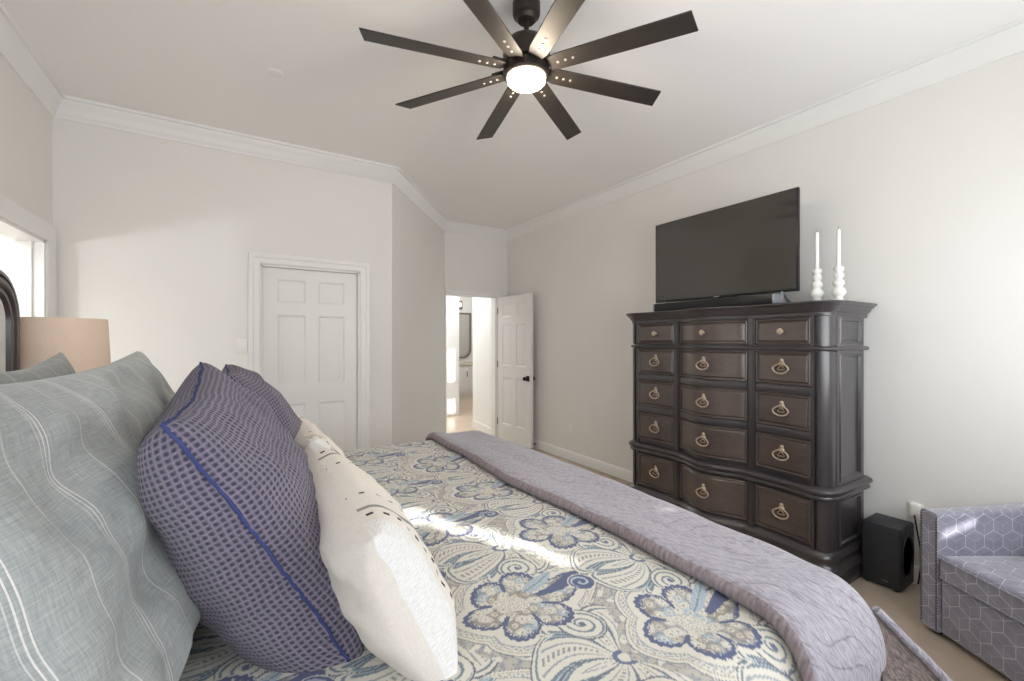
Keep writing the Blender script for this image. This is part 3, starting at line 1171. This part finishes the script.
# ------------------------------------------------------------------ subwoofer
sub = thing('subwoofer', (3.198, .983, 0), 'black box subwoofer on the carpet beside the dresser', 'speaker')
MB().box((-.10, -.088, .008), (.105, .086, .352), .006).build('cabinet', M['speaker'], sub)
MB().box((-.098, -.092, .012), (.103, -.087, .348), .002).build('baffle', M['cone'], sub)
Rm = Matrix.Translation((.0, -.092, .185)) @ Matrix.Rotation(PI / 2, 4, 'X') @ Matrix.Diagonal((1, 1.45, 1, 1))
MB().lathe([(.088, 0), (.088, .004), (.082, .006), (.076, .002), (.05, -.010), (.03, -.014), (.028, -.006), (.001, -.002)], 40, M4=Rm).build('cone', M['cone'], sub)
MB().box((-.1012, -.035, .040), (-.100, -.005, .046)).build('logo', M['dimmark'], sub)
for a, b in ((-1, -1), (-1, 1), (1, -1), (1, 1)):
    MB().lathe([(.012, 0), (.013, .009)], 12, M4=Matrix.Translation((a * .08, b * .065, 0))).build('foot', M['black'], sub)

# ------------------------------------------------------------------ armchair (turned to face the bed)
def chair_frame(Lr, d):
    return (Lr * CS + d * SN, -Lr * SN + d * CS, 0)


CL, CD = 1.999, 2.140
ch = thing('armchair', chair_frame(CL, CD), 'lavender grey armchair with hexagon lines and nailhead trim', 'armchair', rz=-TH)
# local x = depth away from the front, local y = towards the speaker side; width runs to -y
AW, SWD, DPT = .087, .60, .56


def arm_mb(y0, y1):
    mb = MB()
    n = 14
    rows = []
    # cross-section rounded at the top, front face flat; height rises gently to the back
    for i in range(n + 1):
        x = DPT * i / n
        h_ = .585 + .035 * (i / n) ** 1.3
        r_ = .022
        row = [(x, y0, .028), (x, y0, h_ - r_)]
        for q in range(1, 6):
            a = PI - PI / 2 * q / 6
            row.append((x, y0 + r_ + r_ * math.cos(a), h_ - r_ + r_ * math.sin(a)))
        row.append((x, y0 + r_, h_))
        row.append((x, y1 - r_, h_))
        for q in range(1, 6):
            a = PI / 2 - PI / 2 * q / 6
            row.append((x, y1 - r_ + r_ * math.cos(a), h_ - r_ + r_ * math.sin(a)))
        row += [(x, y1, h_ - r_), (x, y1, .028)]
        rows.append(row)
    mb.grid(rows, close_v=True)
    m_ = len(rows[0])
    mb.add(rows[0], [tuple(range(m_))])
    mb.add(rows[-1], [tuple(range(m_))])
    return mb


a_far = arm_mb(-AW, 0).build('arm', M['velvet'], ch, smooth=40)
a_near = arm_mb(-2 * AW - SWD, -AW - SWD).build('arm', M['velvet'], ch, smooth=40)
MB().box((DPT - .14, -AW - SWD + .002, .028), (DPT, -AW - .002, .625), .03, seg=4).build('backrest', M['velvet'], ch, smooth=50)
MB().box((.012, -AW - SWD + .002, .028), (DPT - .12, -AW - .002, .285), .012, seg=3).build('seat_base', M['velvet'], ch, smooth=50)


def cushion_mb(x0, x1, y0, y1, z0, z1, crown=.02):
    mb = MB()
    n = 20
    def col(a, b):
        e = [0, .004, .010, .018]
        return [a + q for q in e] + [a + .018 + (b - a - .036) * i / n for i in range(1, n)] + [b - q for q in reversed(e)]
    xs, ys = col(x0, x1), col(y0, y1)
    def hz(x, y):
        d = min(x - x0, x1 - x, y - y0, y1 - y)
        q = min(d / .018, 1)
        tx_, ty_ = (x - x0) / (x1 - x0), (y - y0) / (y1 - y0)
        return -.016 * (1 - math.sqrt(max(0, 1 - (1 - q) ** 2))) + crown * (4 * tx_ * (1 - tx_)) ** .6 * (4 * ty_ * (1 - ty_)) ** .6
    top = [[(x, y, z1 + hz(x, y)) for y in ys] for x in xs]
    bot = [[(x, y, z0) for y in ys] for x in xs]
    mb.grid(top)
    mb.grid(bot, flip=True)
    per = [(0, j) for j in range(len(ys))] + [(i, len(ys) - 1) for i in range(1, len(xs))] + [(len(xs) - 1, j) for j in range(len(ys) - 2, -1, -1)] + [(i, 0) for i in range(len(xs) - 2, 0, -1)]
    mb.grid([[top[i][j] for i, j in per], [bot[i][j] for i, j in per]], close_v=True)
    return mb, [top[i][j] for i, j in per], [bot[i][j] for i, j in per]


cm, pt_, pb_ = cushion_mb(-.004, DPT - .15, -AW - SWD + .006, -AW - .018, .296, .400)
cu = cm.build('seat_cushion', M['cushion'], ch, smooth=40)
MB().tube(pt_, .0045, 6, closed=True).build('piping', M['velvet'], cu)
MB().tube(pb_, .0045, 6, closed=True).build('piping', M['velvet'], cu)
for x, y in ((.04, -.045), (.04, -AW * 1.5 - SWD), (DPT - .06, -.045), (DPT - .06, -AW * 1.5 - SWD)):
    MB().lathe([(.016, 0), (.024, .029)], 14, M4=Matrix.Translation((x, y, 0))).build('leg', M['headwood'], ch)
nm = MB().lathe([(.0056, 0), (.005, .002), (.003, .0036), (.0005, .0042)], 8, M4=Matrix.Rotation(-PI / 2, 4, 'Y'))
n0 = None
for yy in (-.006, -AW + .006):
    for i in range(40):
        z = .045 + i * .0132
        if n0 is None:
            n0 = nm.build('nailhead', M['nail'], ch)
            o = n0
        else:
            o = n0.copy()
            COL.objects.link(o)
            o.parent = ch
        o.location = (0, yy, z)

# ------------------------------------------------------------------ bed
BX0, BX1, BY0, BY1, BZ = -.76, 1.30, .53, 2.54, .772      # flat top of the made bed
bed = thing('bed', (.35, 1.5, 0), 'king bed with dark arched headboard under the paisley comforter', 'bed')
L0 = Vector((.35, 1.5, 0))


def lb(x, y, z):
    return (x - L0.x, y - L0.y, z)


mt_ = MB().box(lb(-.74, BY0 + .02, .36), lb(1.20, BY1, .68), .05, seg=4)
mt_.build('mattress', M['ceramic'], bed)
MB().box(lb(-.74, BY0 + .02, .14), lb(1.18, BY1 - .02, .36), .02).build('box_base', M['headwood'], bed)
for x, y in ((-.68, BY0 + .08), (-.68, BY1 - .08), (1.15, BY0 + .08), (1.15, BY1 - .08)):
    MB().lathe([(.03, 0), (.04, .14)], 14, M4=Matrix.Translation(lb(x, y, 0))).build('leg', M['headwood'], bed)
# headboard: dark moulded frame with a rounded shoulder round a pale panel
HY0, HY1, HZT, HR = .25, 2.655, 1.675, .20


def head_outline(g):
    p = [(HY0 + g, .0), ]
    r_ = max(.02, HR - g)
    for i in range(11):
        a = PI - PI / 2 * i / 10
        p.append((HY0 + g + r_ + r_ * math.cos(a), HZT - g - r_ + r_ * math.sin(a)))
    for i in range(11):
        a = PI / 2 - PI / 2 * i / 10
        p.append((HY1 - g - r_ + r_ * math.cos(a), HZT - g - r_ + r_ * math.sin(a)))
    p.append((HY1 - g, .0))
    return p


hb = MB()
HXF = -.765
rows = []
for g, dx in ((.0, -.055), (.0, -.004), (.004, .0), (.018, .001), (.022, -.008), (.028, -.008), (.033, .003), (.045, .005), (.055, .001), (.059, -.008), (.066, -.008), (.072, -.001), (.084, -.002), (.092, -.02)):
    rows.append([lb(HXF + dx, y, z) for y, z in head_outline(g)])
hb.grid(rows)
hb.build('headboard_frame', M['headwood'], bed, smooth=50)
hp = MB()
po = head_outline(.088)
hp.add([lb(HXF - .016, y, z) for y, z in po], [tuple(range(len(po)))])
po = head_outline(.0)
hp.add([lb(HXF - .055, y, z) for y, z in po], [tuple(range(len(po)))])
hp.build('headboard_panel', paint('headboard_linen', rgb(226, 224, 220), .85), bed)


# ---- the printed cloth
def hash2(i, j, s=0):
    h_ = np.sin(i * 127.1 + j * 311.7 + s * 74.7) * 43758.5453
    return h_ - np.floor(h_)


def C3(r, g, b):
    return np.array([lin(r), lin(g), lin(b)])


NAVY, NAVY2 = C3(84, 92, 126), C3(100, 108, 138)
CREAM, BEIGE, SAND = C3(207, 204, 194), C3(176, 172, 162), C3(158, 150, 136)
TEAL, PALE, GREY, DKG = C3(112, 127, 138), C3(168, 182, 194), C3(148, 152, 160), C3(104, 109, 121)


def worley(x, y, sc_):
    """nearest jittered cell: distance, id, and angle"""
    X, Y = x / sc_, y / sc_
    ix, iy = np.floor(X), np.floor(Y)
    bd = np.full(x.shape, 9.0)
    bi = np.zeros(x.shape)
    ba = np.zeros(x.shape)
    for a in (-1, 0, 1):
        for b in (-1, 0, 1):
            cx_, cy_ = ix + a, iy + b
            px, py = cx_ + .5 + .55 * (hash2(cx_, cy_, 1) - .5), cy_ + .5 + .55 * (hash2(cx_, cy_, 2) - .5)
            d = np.hypot(X - px, Y - py)
            m_ = d < bd
            bd = np.where(m_, d, bd)
            bi = np.where(m_, hash2(cx_, cy_, 3), bi)
            ba = np.where(m_, np.arctan2(Y - py, X - px), ba)
    return bd, bi, ba


def paisley(x, y):
    x = x + .006 * np.sin(y * 23) + .004 * np.sin(y * 51 + 1)
    y = y + .006 * np.sin(x * 27 + 2)
    n = x.shape[0]
    col = np.tile(BEIGE, (n, 1))

    def put(mask, c, a=1.0):
        if mask.any():
            col[mask] = col[mask] * (1 - a) + c * a
    # ground: small dots and hair-thin scrolls
    g1 = np.sin(x * 95 + 2.2 * np.sin(y * 60)) * np.sin(y * 88 + 2.0 * np.sin(x * 52))
    put(g1 > .35, CREAM)
    put(np.abs(g1) < .13, GREY)
    wd, wi, wa = worley(x, y, .017)
    put(wd < .17, DKG, .6)
    fd, fi_, fa = worley(x, y, .027)
    PX, PY = .31, .4875
    for i in range(-6, 5):
        cx_ = .87 + PX * i
        for j in range(-4, 6):
            cy_ = 1.10 + PY * j + (PY / 2 if i % 2 else 0)
            dx, dy = x - cx_, y - cy_
            sel = (np.abs(dx) < .26) & (np.abs(dy) < .24)
            if not sel.any():
                continue
            r = np.hypot(dx * .96, dy)
            t = np.arctan2(dy, dx)
            lob = np.abs(np.cos(3 * t))
            tail = .078 * np.exp(-((t - .10) / .24) ** 2)
            R_ = .090 + .050 * lob ** .5 + tail + .0022 * np.cos(46 * t)
            s = np.where(sel, r - R_, 9)
            Rc = .118 + .022 * lob ** .7 + .07 * np.exp(-((t - .10) / .33) ** 2)
            sc2 = np.where(sel, r - Rc, 9)
            put(sc2 < .034, DKG)
            put(sc2 < .0315, CREAM)
            put(sc2 < .024, SAND, .8)
            put(sc2 < .021, CREAM)
            put((sc2 < .018) & (np.sin(t * 60) * np.sin(r * 700) > .15), GREY)
            put(sc2 < .006, GREY)
            put(sc2 < .003, CREAM)
    for i in range(-6, 5):
        cx_ = .87 + PX * i
        for j in range(-4, 6):
            cy_ = 1.10 + PY * j + (PY / 2 if i % 2 else 0)
            sel = (np.abs(x - cx_) < .30) & (np.abs(y - cy_) < .30)
            if not sel.any():
                continue
            # --- fan of acanthus leaves half way to the next medallion
            for half in (1,):
                bx, by = cx_ + .095, cy_ + PY / 2
                dx, dy = x - bx, y - by
                r = np.hypot(dx, dy)
                t = np.arctan2(dy, -dx)                   # 0 points to -x
                at_ = np.abs(t)
                bend = t * 4.1 / PI + np.sign(t) * .55 * (r / .18) ** 1.6 + .5
                lob = np.abs(np.sin(PI * bend))
                Ro = .188 * (1 - .22 * (at_ / 1.9) ** 2) * (.80 + .20 * lob ** .5) * (at_ < 2.05)
                s = r - Ro
                ok = at_ < 2.05
                put(ok & (s < .016), DKG)
                put(ok & (s < .012), CREAM)
                put(ok & (s < .005), TEAL)
                put(ok & (s < .0), CREAM)
                fr_ = bend - np.floor(bend)
                inn = ok & (s < -.006)
                wv_ = .06 + .10 * np.clip((r - .05) / .13, 0, 1)
                lf_ = np.minimum(fr_, 1 - fr_)
                put(inn & (lf_ < wv_), TEAL)
                put(inn & (lf_ < wv_ * .45), PALE)
                put(inn & (lf_ < .03), DKG)
                dts = np.sin(r * 520) > .1
                put(inn & (np.abs(fr_ - .5) < .07) & dts & (r > .04), DKG, .75)
                put(inn & (np.abs(np.abs(fr_ - .5) - .20) < .025), GREY)
                put(ok & (r < .022), NAVY2)
                put(ok & (r < .012), CREAM)
                # curled tips
                for sg in (-1, 1):
                    qx, qy = bx - .02, by + sg * .115
                    rr = np.hypot(x - qx, y - qy)
                    tt = np.arctan2(y - qy, sg * (x - qx))
                    put(rr < .052, DKG)
                    put(rr < .048, CREAM)
                    sp = (tt / (2 * PI) + rr / .019)
                    sp = sp - np.floor(sp)
                    put((rr < .046) & (sp < .30), TEAL)
                    put(rr < .007, NAVY2)
    for i in range(-6, 5):
        cx_ = .87 + PX * i
        for j in range(-4, 6):
            cy_ = 1.10 + PY * j + (PY / 2 if i % 2 else 0)
            dx, dy = x - cx_, y - cy_
            sel = (np.abs(dx) < .26) & (np.abs(dy) < .24)
            if not sel.any():
                continue
            r = np.hypot(dx * .96, dy)
            t = np.arctan2(dy, dx)
            lob = np.abs(np.cos(3 * t))
            tail = .078 * np.exp(-((t - .10) / .24) ** 2)
            R_ = .082 + .046 * lob ** .55 + tail + .0022 * np.cos(46 * t)
            s = np.where(sel, r - R_, 9)
            Rc = .118 + .022 * lob ** .7 + .07 * np.exp(-((t - .10) / .33) ** 2)
            sc2 = np.where(sel, r - Rc, 9)
            put(s < .0035, CREAM)
            put(s < .0, NAVY)
            # flower heads
            edge = -.015 - .005 * np.cos(fa * 9)
            gap = (lob < .22) & (r > .052)
            fill = (s < edge) & ~gap & (np.abs(t - .1) > .12)
            fill = fill | ((s < -.05) & (r < .06))
            pal = [BEIGE, CREAM, SAND, CREAM, PALE, CREAM]
            for q in range(6):
                put(fill & (fi_ >= q / 6) & (fi_ < (q + 1) / 6), pal[q])
            rp = fd + .05 * np.cos(fa * 10)
            put(fill & (rp > .54), DKG, .6)
            put(fill & (np.abs(rp - .38) < .04), DKG, .4)
            put(fill & (np.abs(rp - .22) < .05), CREAM)
            put(fill & (rp < .13), SAND)
            big = r < .03
            ring_ = np.abs(((r * 120 + .3 * np.cos(12 * t)) % 1) - .5)
            put(big, CREAM)
            put(big & (ring_ < .16), DKG, .6)
            # comma curl on the tail
            qx, qy = cx_ + .185, cy_ - .012
            rr = np.hypot(x - qx, y - qy)
            tt = np.arctan2(y - qy, x - qx)
            put(rr < .034, CREAM)
            put(rr < .031, NAVY)
            sp = tt / (2 * PI) - rr / .020
            sp = sp - np.floor(sp)
            put((rr < .026) & (sp < .34), PALE)
            # pale leaf beside the tail
            lf = ((dx - .09) * .9 + (dy - .05) * .43, (dy - .05) * .9 - (dx - .09) * .43)
            le = (lf[0] / .055) ** 2 + (lf[1] / .019) ** 2
            put(sel & (le < 1), PALE)
            put(sel & (np.abs(lf[1]) < .0018) & (le < 1), TEAL)
            put(sel & (le < 1) & (np.abs(((lf[0] + np.abs(lf[1])) * 130) % 1 - .5) < .12), TEAL, .6)
    return col


def rnd_drop(L, r):
    """distance L over the edge -> (outward, drop) round an edge of radius r, then straight down"""
    a = min(L, r * PI / 2) / r
    return r * math.sin(a), r * (1 - math.cos(a)) + max(0, L - r * PI / 2)


def cloth_point(a, b, lift, r, x1=None, y0=None, y1=None, maxdrop=9):
    f = min(1, max(0, (b - .40) / .83))
    f = 1 - (1 - f) ** 1.6
    x1 = 1.245 + (BX1 - 1.245) * f
    lift = lift - .018 * (1 - f) * min(1, max(0, (a - .6) / .6))
    y0 = BY0 if y0 is None else y0
    y1 = BY1 if y1 is None else y1
    ex = max(0, a - x1)
    ey = (b - y1) if b > y1 else ((b - y0) if b < y0 else 0)
    L = math.hypot(ex, ey)
    bx, by = min(a, x1), min(max(b, y0), y1)
    puff = .014 * math.sin(a * 5.2 + .6) * math.sin(b * 4.1) + .007 * noise.noise(Vector((a * 5, b * 5, 1.7)))
    if L < 1e-9:
        # ease down towards the edge so the top reads plump
        d = min(x1 - bx, by - y0, y1 - by)
        return Vector((bx, by, BZ + lift + puff * min(1, d / .1 + .3)))
    o_, dr = rnd_drop(L, r)
    wav = .012 * math.sin((a + b) * 17) * min(1, max(0, dr - .1) / .3)
    ux, uy = ex / L, ey / L
    return Vector((bx + ux * (o_ + wav), by + uy * (o_ + wav), BZ + lift - dr + puff * max(0, 1 - dr / .08) * .3))


def np_axis(pieces):
    out = [pieces[0][0]]
    for a, b, st_ in pieces:
        n = max(1, int(round((b - a) / st_)))
        out += [a + (b - a) * i / n for i in range(1, n + 1)]
    return out


def cloth(name, AX, BX, lift, r, mat, label, cat, colour=False, zmin=.12):
    na, nb = len(AX), len(BX)
    co = np.zeros((na * nb, 3))
    uv = np.zeros((na * nb, 2))
    k_ = 0
    for a in AX:
        for b in BX:
            p = cloth_point(a, b, lift, r)
            co[k_] = (p.x, p.y, max(zmin, p.z))
            uv[k_] = (a, b)
            k_ += 1
    ii = np.arange(na * nb).reshape(na, nb)
    q = np.stack([ii[:-1, :-1], ii[1:, :-1], ii[1:, 1:], ii[:-1, 1:]], -1).reshape(-1, 4)
    me = bpy.data.meshes.new(name)
    me.vertices.add(len(co))
    me.vertices.foreach_set('co', co.ravel())
    me.loops.add(q.size)
    me.loops.foreach_set('vertex_index', q.ravel().astype(np.int32))
    me.polygons.add(len(q))
    me.polygons.foreach_set('loop_start', np.arange(0, q.size, 4, dtype=np.int32))
    me.update(calc_edges=True)
    me.validate()
    ul = me.uv_layers.new(name='UVMap')
    ul.data.foreach_set('uv', uv[q.ravel()].ravel())
    if colour:
        c = paisley(uv[:, 0].copy(), uv[:, 1].copy())
        at_ = me.attributes.new('print', 'FLOAT_COLOR', 'POINT')
        at_.data.foreach_set('color', np.concatenate([c, np.ones((len(c), 1))], 1).ravel())
    me.polygons.foreach_set('use_smooth', np.ones(len(q), dtype=bool))
    me.materials.append(mat)
    o = bpy.data.objects.new(name, me)
    COL.objects.link(o)
    return tag(o, label, cat)


RB = .108
AX = np_axis([(-.74, -.06, .02), (-.06, 1.07, .0026), (1.07, 1.30, .03), (1.30, 1.30 + .62, .022)])
BXs = np_axis([(BY0 - .60, BY0 - .22, .022), (BY0 - .22, BY0, .004), (BY0, .9, .0026), (.9, 1.5, .0036), (1.5, BY1, .0055), (BY1, BY1 + .14, .02), (BY1 + .14, BY1 + .60, .03)])
comf = cloth('comforter', AX, BXs, .012, RB, M['paisley'], 'paisley medallion comforter in navy and cream spread over the bed', 'comforter', True)

# ---- folded quilt across the foot
QI = 1.005


def quilt_inner(b):
    # the fold edge wanders and swings back near the near side of the bed
    e = QI + .018 * math.sin(b * 3.1 + .4) + .010 * math.sin(b * 7.3)
    if b < .62:
        e -= .9 * (.62 - b) ** 1.7
    return e


qt = MB()
rows, uvs = [], []
QB = np_axis([(BY0 - .46, BY0, .012), (BY0, BY1, .016), (BY1, BY1 + .42, .03)])
prof = [(.004, .004), (-.006, .010), (-.009, .021), (-.005, .032), (.006, .041), (.022, .046), (.045, .046), (.08, .041), (.12, .036)]
qa = [.12 + (.93 - .12) * i / 60 for i in range(1, 61)]
for b in QB:
    e = quilt_inner(b)
    row, ur = [], []
    for da, hh_ in prof + [(q, .034) for q in qa]:
        a = e + da
        p = cloth_point(a, b, .012 + hh_, RB + hh_ * .9)
        wr_ = .006 * noise.noise(Vector((a * 9, b * 5, 4.2))) + .004 * noise.noise(Vector((a * 22, b * 11, 8.2)))
        p.z += wr_ if hh_ > .03 else 0
        p.z = max(.10, p.z)
        row.append(p)
        ur.append((a, b))
    rows.append(row)
    uvs.append(ur)
qt.grid(rows, uvs=uvs)
npf = len(prof)
nrow = len(rows[0])
qt.mi = [1 if (i % (nrow - 1)) < 4 else 0 for i in range(len(qt.f))]
k = NT('quilt_fold')
vv = k.uv((60, 110, 1))
pn = k.noise(vv, 1.0, 4)
k.color(k.ramp(pn, [(.3, rgb(118, 106, 110)), (.7, rgb(158, 146, 152))])).set(Roughness=.9)
k.bump(pn, .7, .006)
qo = qt.build('quilt', [M['quilt'], k.m], None, smooth=180, recalc=False)
tag(qo, 'lavender grey quilted coverlet folded across the foot of the bed', 'quilt')
# turned corner at the near foot showing the taupe underside
fc = MB()
K = Vector((1.315, .432, .742))
rows, uvs = [], []
for i in range(17):
    t = i / 16
    pa = K.lerp(Vector((1.10, .315, .48)), t)
    pb = K.lerp(Vector((1.62, .165, .32)), t)
    row, ur = [], []
    for j in range(13):
        s_ = j / 12
        p = pa.lerp(pb, s_)
        bul = math.sin(PI * s_) * .05 * t
        p += Vector((.5, .25, -.2)) * bul
        p.z += .006 * noise.noise(p * 14)
        row.append(p)
        ur.append((s_ * .4, t * .6))
    rows.append(row)
    uvs.append(ur)
fc.grid(rows, uvs=uvs)
fco = fc.build('turned_corner', M['taupequilt'], qo, smooth=180)
fco['label'] = 'taupe underside of the quilt corner'
hm = MB()
hm.tube([r_[-1] + Vector((.006, -.004, .002)) for r_ in rows], [.010 + .006 * i / 16 for i in range(17)], 10)
hm.build('hem', M['quilt'], qo)


# ------------------------------------------------------------------ pillows
def pillow(name, wdt, hgt, thk, loc, yaw, tilt, roll, mat, label, cat, group, n=44, seed=0, wr=.006, pinch=.10, piping=None, sag=.25, power=.36, front_flag=False):
    """face +x (local), width along local y, height along local z; bottom edge at local z=0"""
    mb = MB()
    idx = {}
    vs, fs, uvs, fl_ = [], [], [], []

    def P(u, v, side):
        e = max(0.0, (1 - abs(u) ** 2.4)) * max(0.0, (1 - abs(v) ** 2.4))
        h_ = (thk[0] if side > 0 else thk[1]) / 2 * e ** power * (1 - sag * .6 * v)
        yy = wdt / 2 * u * (1 - pinch * (1 - v * v) * abs(u) ** 1.5)
        zz = hgt / 2 * v * (1 - pinch * .9 * (1 - u * u) * abs(v) ** 1.5)
        nz_ = noise.noise(Vector((u * 2.1 + seed, v * 2.3, side * 3.1))) * wr * 2.2 + noise.noise(Vector((u * 6 + seed, v * 4, side * 7))) * wr
        h2 = h_ + nz_ * min(1, e * 2.5) + .0015
        return Vector((side * h2, yy, zz + hgt / 2))
    edge = []
    half = 0
    for side in (1, -1):
        G = []
        for i in range(n + 1):
            # cosine spacing gathers rows near the seams
            u = -math.cos(PI * i / n) * .6 + (-1 + 2 * i / n) * .4
            row = []
            for j in range(n + 1):
                v = -math.cos(PI * j / n) * .6 + (-1 + 2 * j / n) * .4
                p = P(u, v, side)
                if i in (0, n) or j in (0, n):
                    p.x = noise.noise(Vector((u * 3 + seed, v * 3, 5))) * .008
                row.append(p)
            G.append(row)
        # cloth lengths measured from the middle give an unstretched weave
        c = n // 2
        AU = [[0.0] * (n + 1) for _ in range(n + 1)]
        AV = [[0.0] * (n + 1) for _ in range(n + 1)]
        for j in range(n + 1):
            for i in range(c + 1, n + 1):
                AU[i][j] = AU[i - 1][j] + (G[i][j] - G[i - 1][j]).length
            for i in range(c - 1, -1, -1):
                AU[i][j] = AU[i + 1][j] - (G[i][j] - G[i + 1][j]).length
        for i in range(n + 1):
            for j in range(c + 1, n + 1):
                AV[i][j] = AV[i][j - 1] + (G[i][j] - G[i][j - 1]).length
            for j in range(c - 1, -1, -1):
                AV[i][j] = AV[i][j + 1] - (G[i][j] - G[i][j + 1]).length
        o_ = len(vs)
        for i in range(n + 1):
            for j in range(n + 1):
                if side == 1:
                    idx[(i, j)] = len(vs)
                vs.append(G[i][j])
                uvs.append((AU[i][j], AV[i][j]))
                fl_.append(1.0 if side == 1 else 0.0)
                edge.append(min(AU[i][j] - AU[0][j], AU[n][j] - AU[i][j]))
        for i in range(n):
            for j in range(n):
                q = [o_ + i * (n + 1) + j, o_ + (i + 1) * (n + 1) + j, o_ + (i + 1) * (n + 1) + j + 1, o_ + i * (n + 1) + j + 1]
                fs.append(tuple(q if side == 1 else q[::-1]))
    mb.add(vs, fs, 0, None, uvs)
    o = mb.build(name, mat, None, smooth=180, recalc=False)
    if front_flag:
        at_ = o.data.attributes.new('front', 'FLOAT', 'POINT')
        at_.data.foreach_set('value', fl_)
        at_ = o.data.attributes.new('edge', 'FLOAT', 'POINT')
        at_.data.foreach_set('value', edge)
    o.matrix_world = Matrix.Translation(loc) @ Matrix.Rotation(yaw, 4, 'Z') @ Matrix.Rotation(-tilt, 4, 'Y') @ Matrix.Rotation(roll, 4, 'X')
    tag(o, label, cat, group)
    per = [(i, 0) for i in range(n)] + [(n, j) for j in range(n)] + [(i, n) for i in range(n, 0, -1)] + [(0, j) for j in range(n, 0, -1)]
    if piping:
        pts = [vs[idx[q]] + Vector((noise.noise(Vector((k_ * .9, seed, 0))), noise.noise(Vector((k_ * .9, seed, 4))), noise.noise(Vector((k_ * .9, seed, 8))))) * .004 for k_, q in enumerate(per)]
        MB().tube(pts, .0033, 6, closed=True).build('piping', piping, o, smooth=60)
    return o


def rad(d):
    return math.radians(d)


ZB = .785
# grey striped pillows against the headboard
pillow('pillow', 1.12, .60, (.20, .20), (-.11, 1.21, ZB), rad(-3), rad(17), rad(1), M['greylinen'],
       'large grey linen pillow with white stripes filling the near left corner of the bed', 'pillow', 'grey striped pillows', 60, 1, .017)
pillow('pillow', .70, .575, (.14, .14), (-.38, 1.74, ZB), rad(2), rad(11), rad(2), M['greylinen'],
       'grey linen pillow peeking up between the near grey pillow and the lamp shade', 'pillow', 'grey striped pillows', 40, 9, .010)
# purple waffle pillows
pillow('pillow', .66, .60, (.20, .37), (.205, 1.205, ZB), rad(-4), rad(29), rad(6.5), M['waffle'],
       'large purple waffle weave pillow with blue piping at the near side', 'pillow', 'purple waffle pillows', 60, 3, .010, piping=M['bluetrim'])
pillow('pillow', .66, .575, (.24, .20), (.225, 1.90, ZB), rad(0), rad(27), 0, M['waffle'],
       'purple waffle weave pillow half hidden behind the nearer purple one', 'pillow', 'purple waffle pillows', 50, 6, .007, piping=M['bluetrim'])
# cream pillows
pillow('pillow', .64, .345, (.19, .20), (.325, 1.045, ZB), rad(0), rad(25), rad(3), M['cream'],
       'cream lumbar pillow with black dashes lying nearest the paisley print', 'pillow', 'cream dotted pillows', 50, 2, .006, front_flag=True)
pillow('pillow', .64, .345, (.16, .16), (.33, 1.72, ZB), rad(0), rad(25), 0, M['cream'],
       'cream dotted pillow peeking out past the far purple pillow', 'pillow', 'cream dotted pillows', 44, 8, .006, front_flag=True)

# ------------------------------------------------------------------ nightstand and lamp on the far side of the bed
NX, NY = -.70, 2.98
ns = thing('nightstand', (NX, NY, 0), 'dark wood nightstand under the lamp beyond the bed', 'nightstand')
MB().box((-.24, -.26, .10), (.24, .26, .66), .006).build('body', M['headwood'], ns)
MB().box((-.26, -.28, .66), (.27, .28, .69), .008).build('top', M['headwood'], ns)
for z in (.16, .41):
    dr = MB().box((.24, -.235, z), (.256, .235, z + .22), .005).build('drawer', M['woodface'], ns)
    MB().lathe([(.010, 0), (.008, .012), (.018, .020), (.010, .030)], 16, M4=Matrix.Translation((.256, 0, z + .11)) @ Matrix.Rotation(PI / 2, 4, 'Y')).build('knob', M['brass'], dr)
for a, b in ((-1, -1), (-1, 1), (1, -1), (1, 1)):
    MB().lathe([(.018, 0), (.025, .10)], 12, M4=Matrix.Translation((a * .2, b * .22, 0))).build('leg', M['headwood'], ns)
lp = thing('table_lamp', (-.70, 2.87, .69), 'table lamp with a peach linen drum shade beside the headboard', 'lamp')
MB().lathe([(.075, 0), (.078, .015), (.05, .03), (.028, .06), (.06, .14), (.085, .22), (.075, .30), (.035, .37), (.018, .42), (.015, .50)], 32).build('base', M['ceramic'], lp, smooth=60)
MB().tube([(0, 0, .48), (0, 0, .60)], .01, 10).build('socket', M['brass'], lp)
sh = MB()
prof = [(.180, .480), (.160, .815), (.158, .815), (.178, .480)]
prof = [(.182, .485), (.168, .813), (.165, .813), (.179, .485), (.182, .485)]
sh.lathe(prof, 56, caps=False)
sh.build('lamp_shade', M['shade'], lp, smooth=40)
sp_ = MB()
for q in range(3):
    a = q * 2 * PI / 3
    sp_.tube([(0, 0, .60), (.166 * math.cos(a), .166 * math.sin(a), .80)], .002, 6)
sp_.build('shade_spider', M['brass'], lp)
# the fan's own light
fl_ = bpy.data.lights.new('fan_bulb', 'POINT')
fl_.energy = 15
fl_.color = (1, .84, .64)
fl_.shadow_soft_size = .09
fo_ = bpy.data.objects.new('fan_bulb', fl_)
fo_.location = (FX, FY, ZC - .43)
COL.objects.link(fo_)
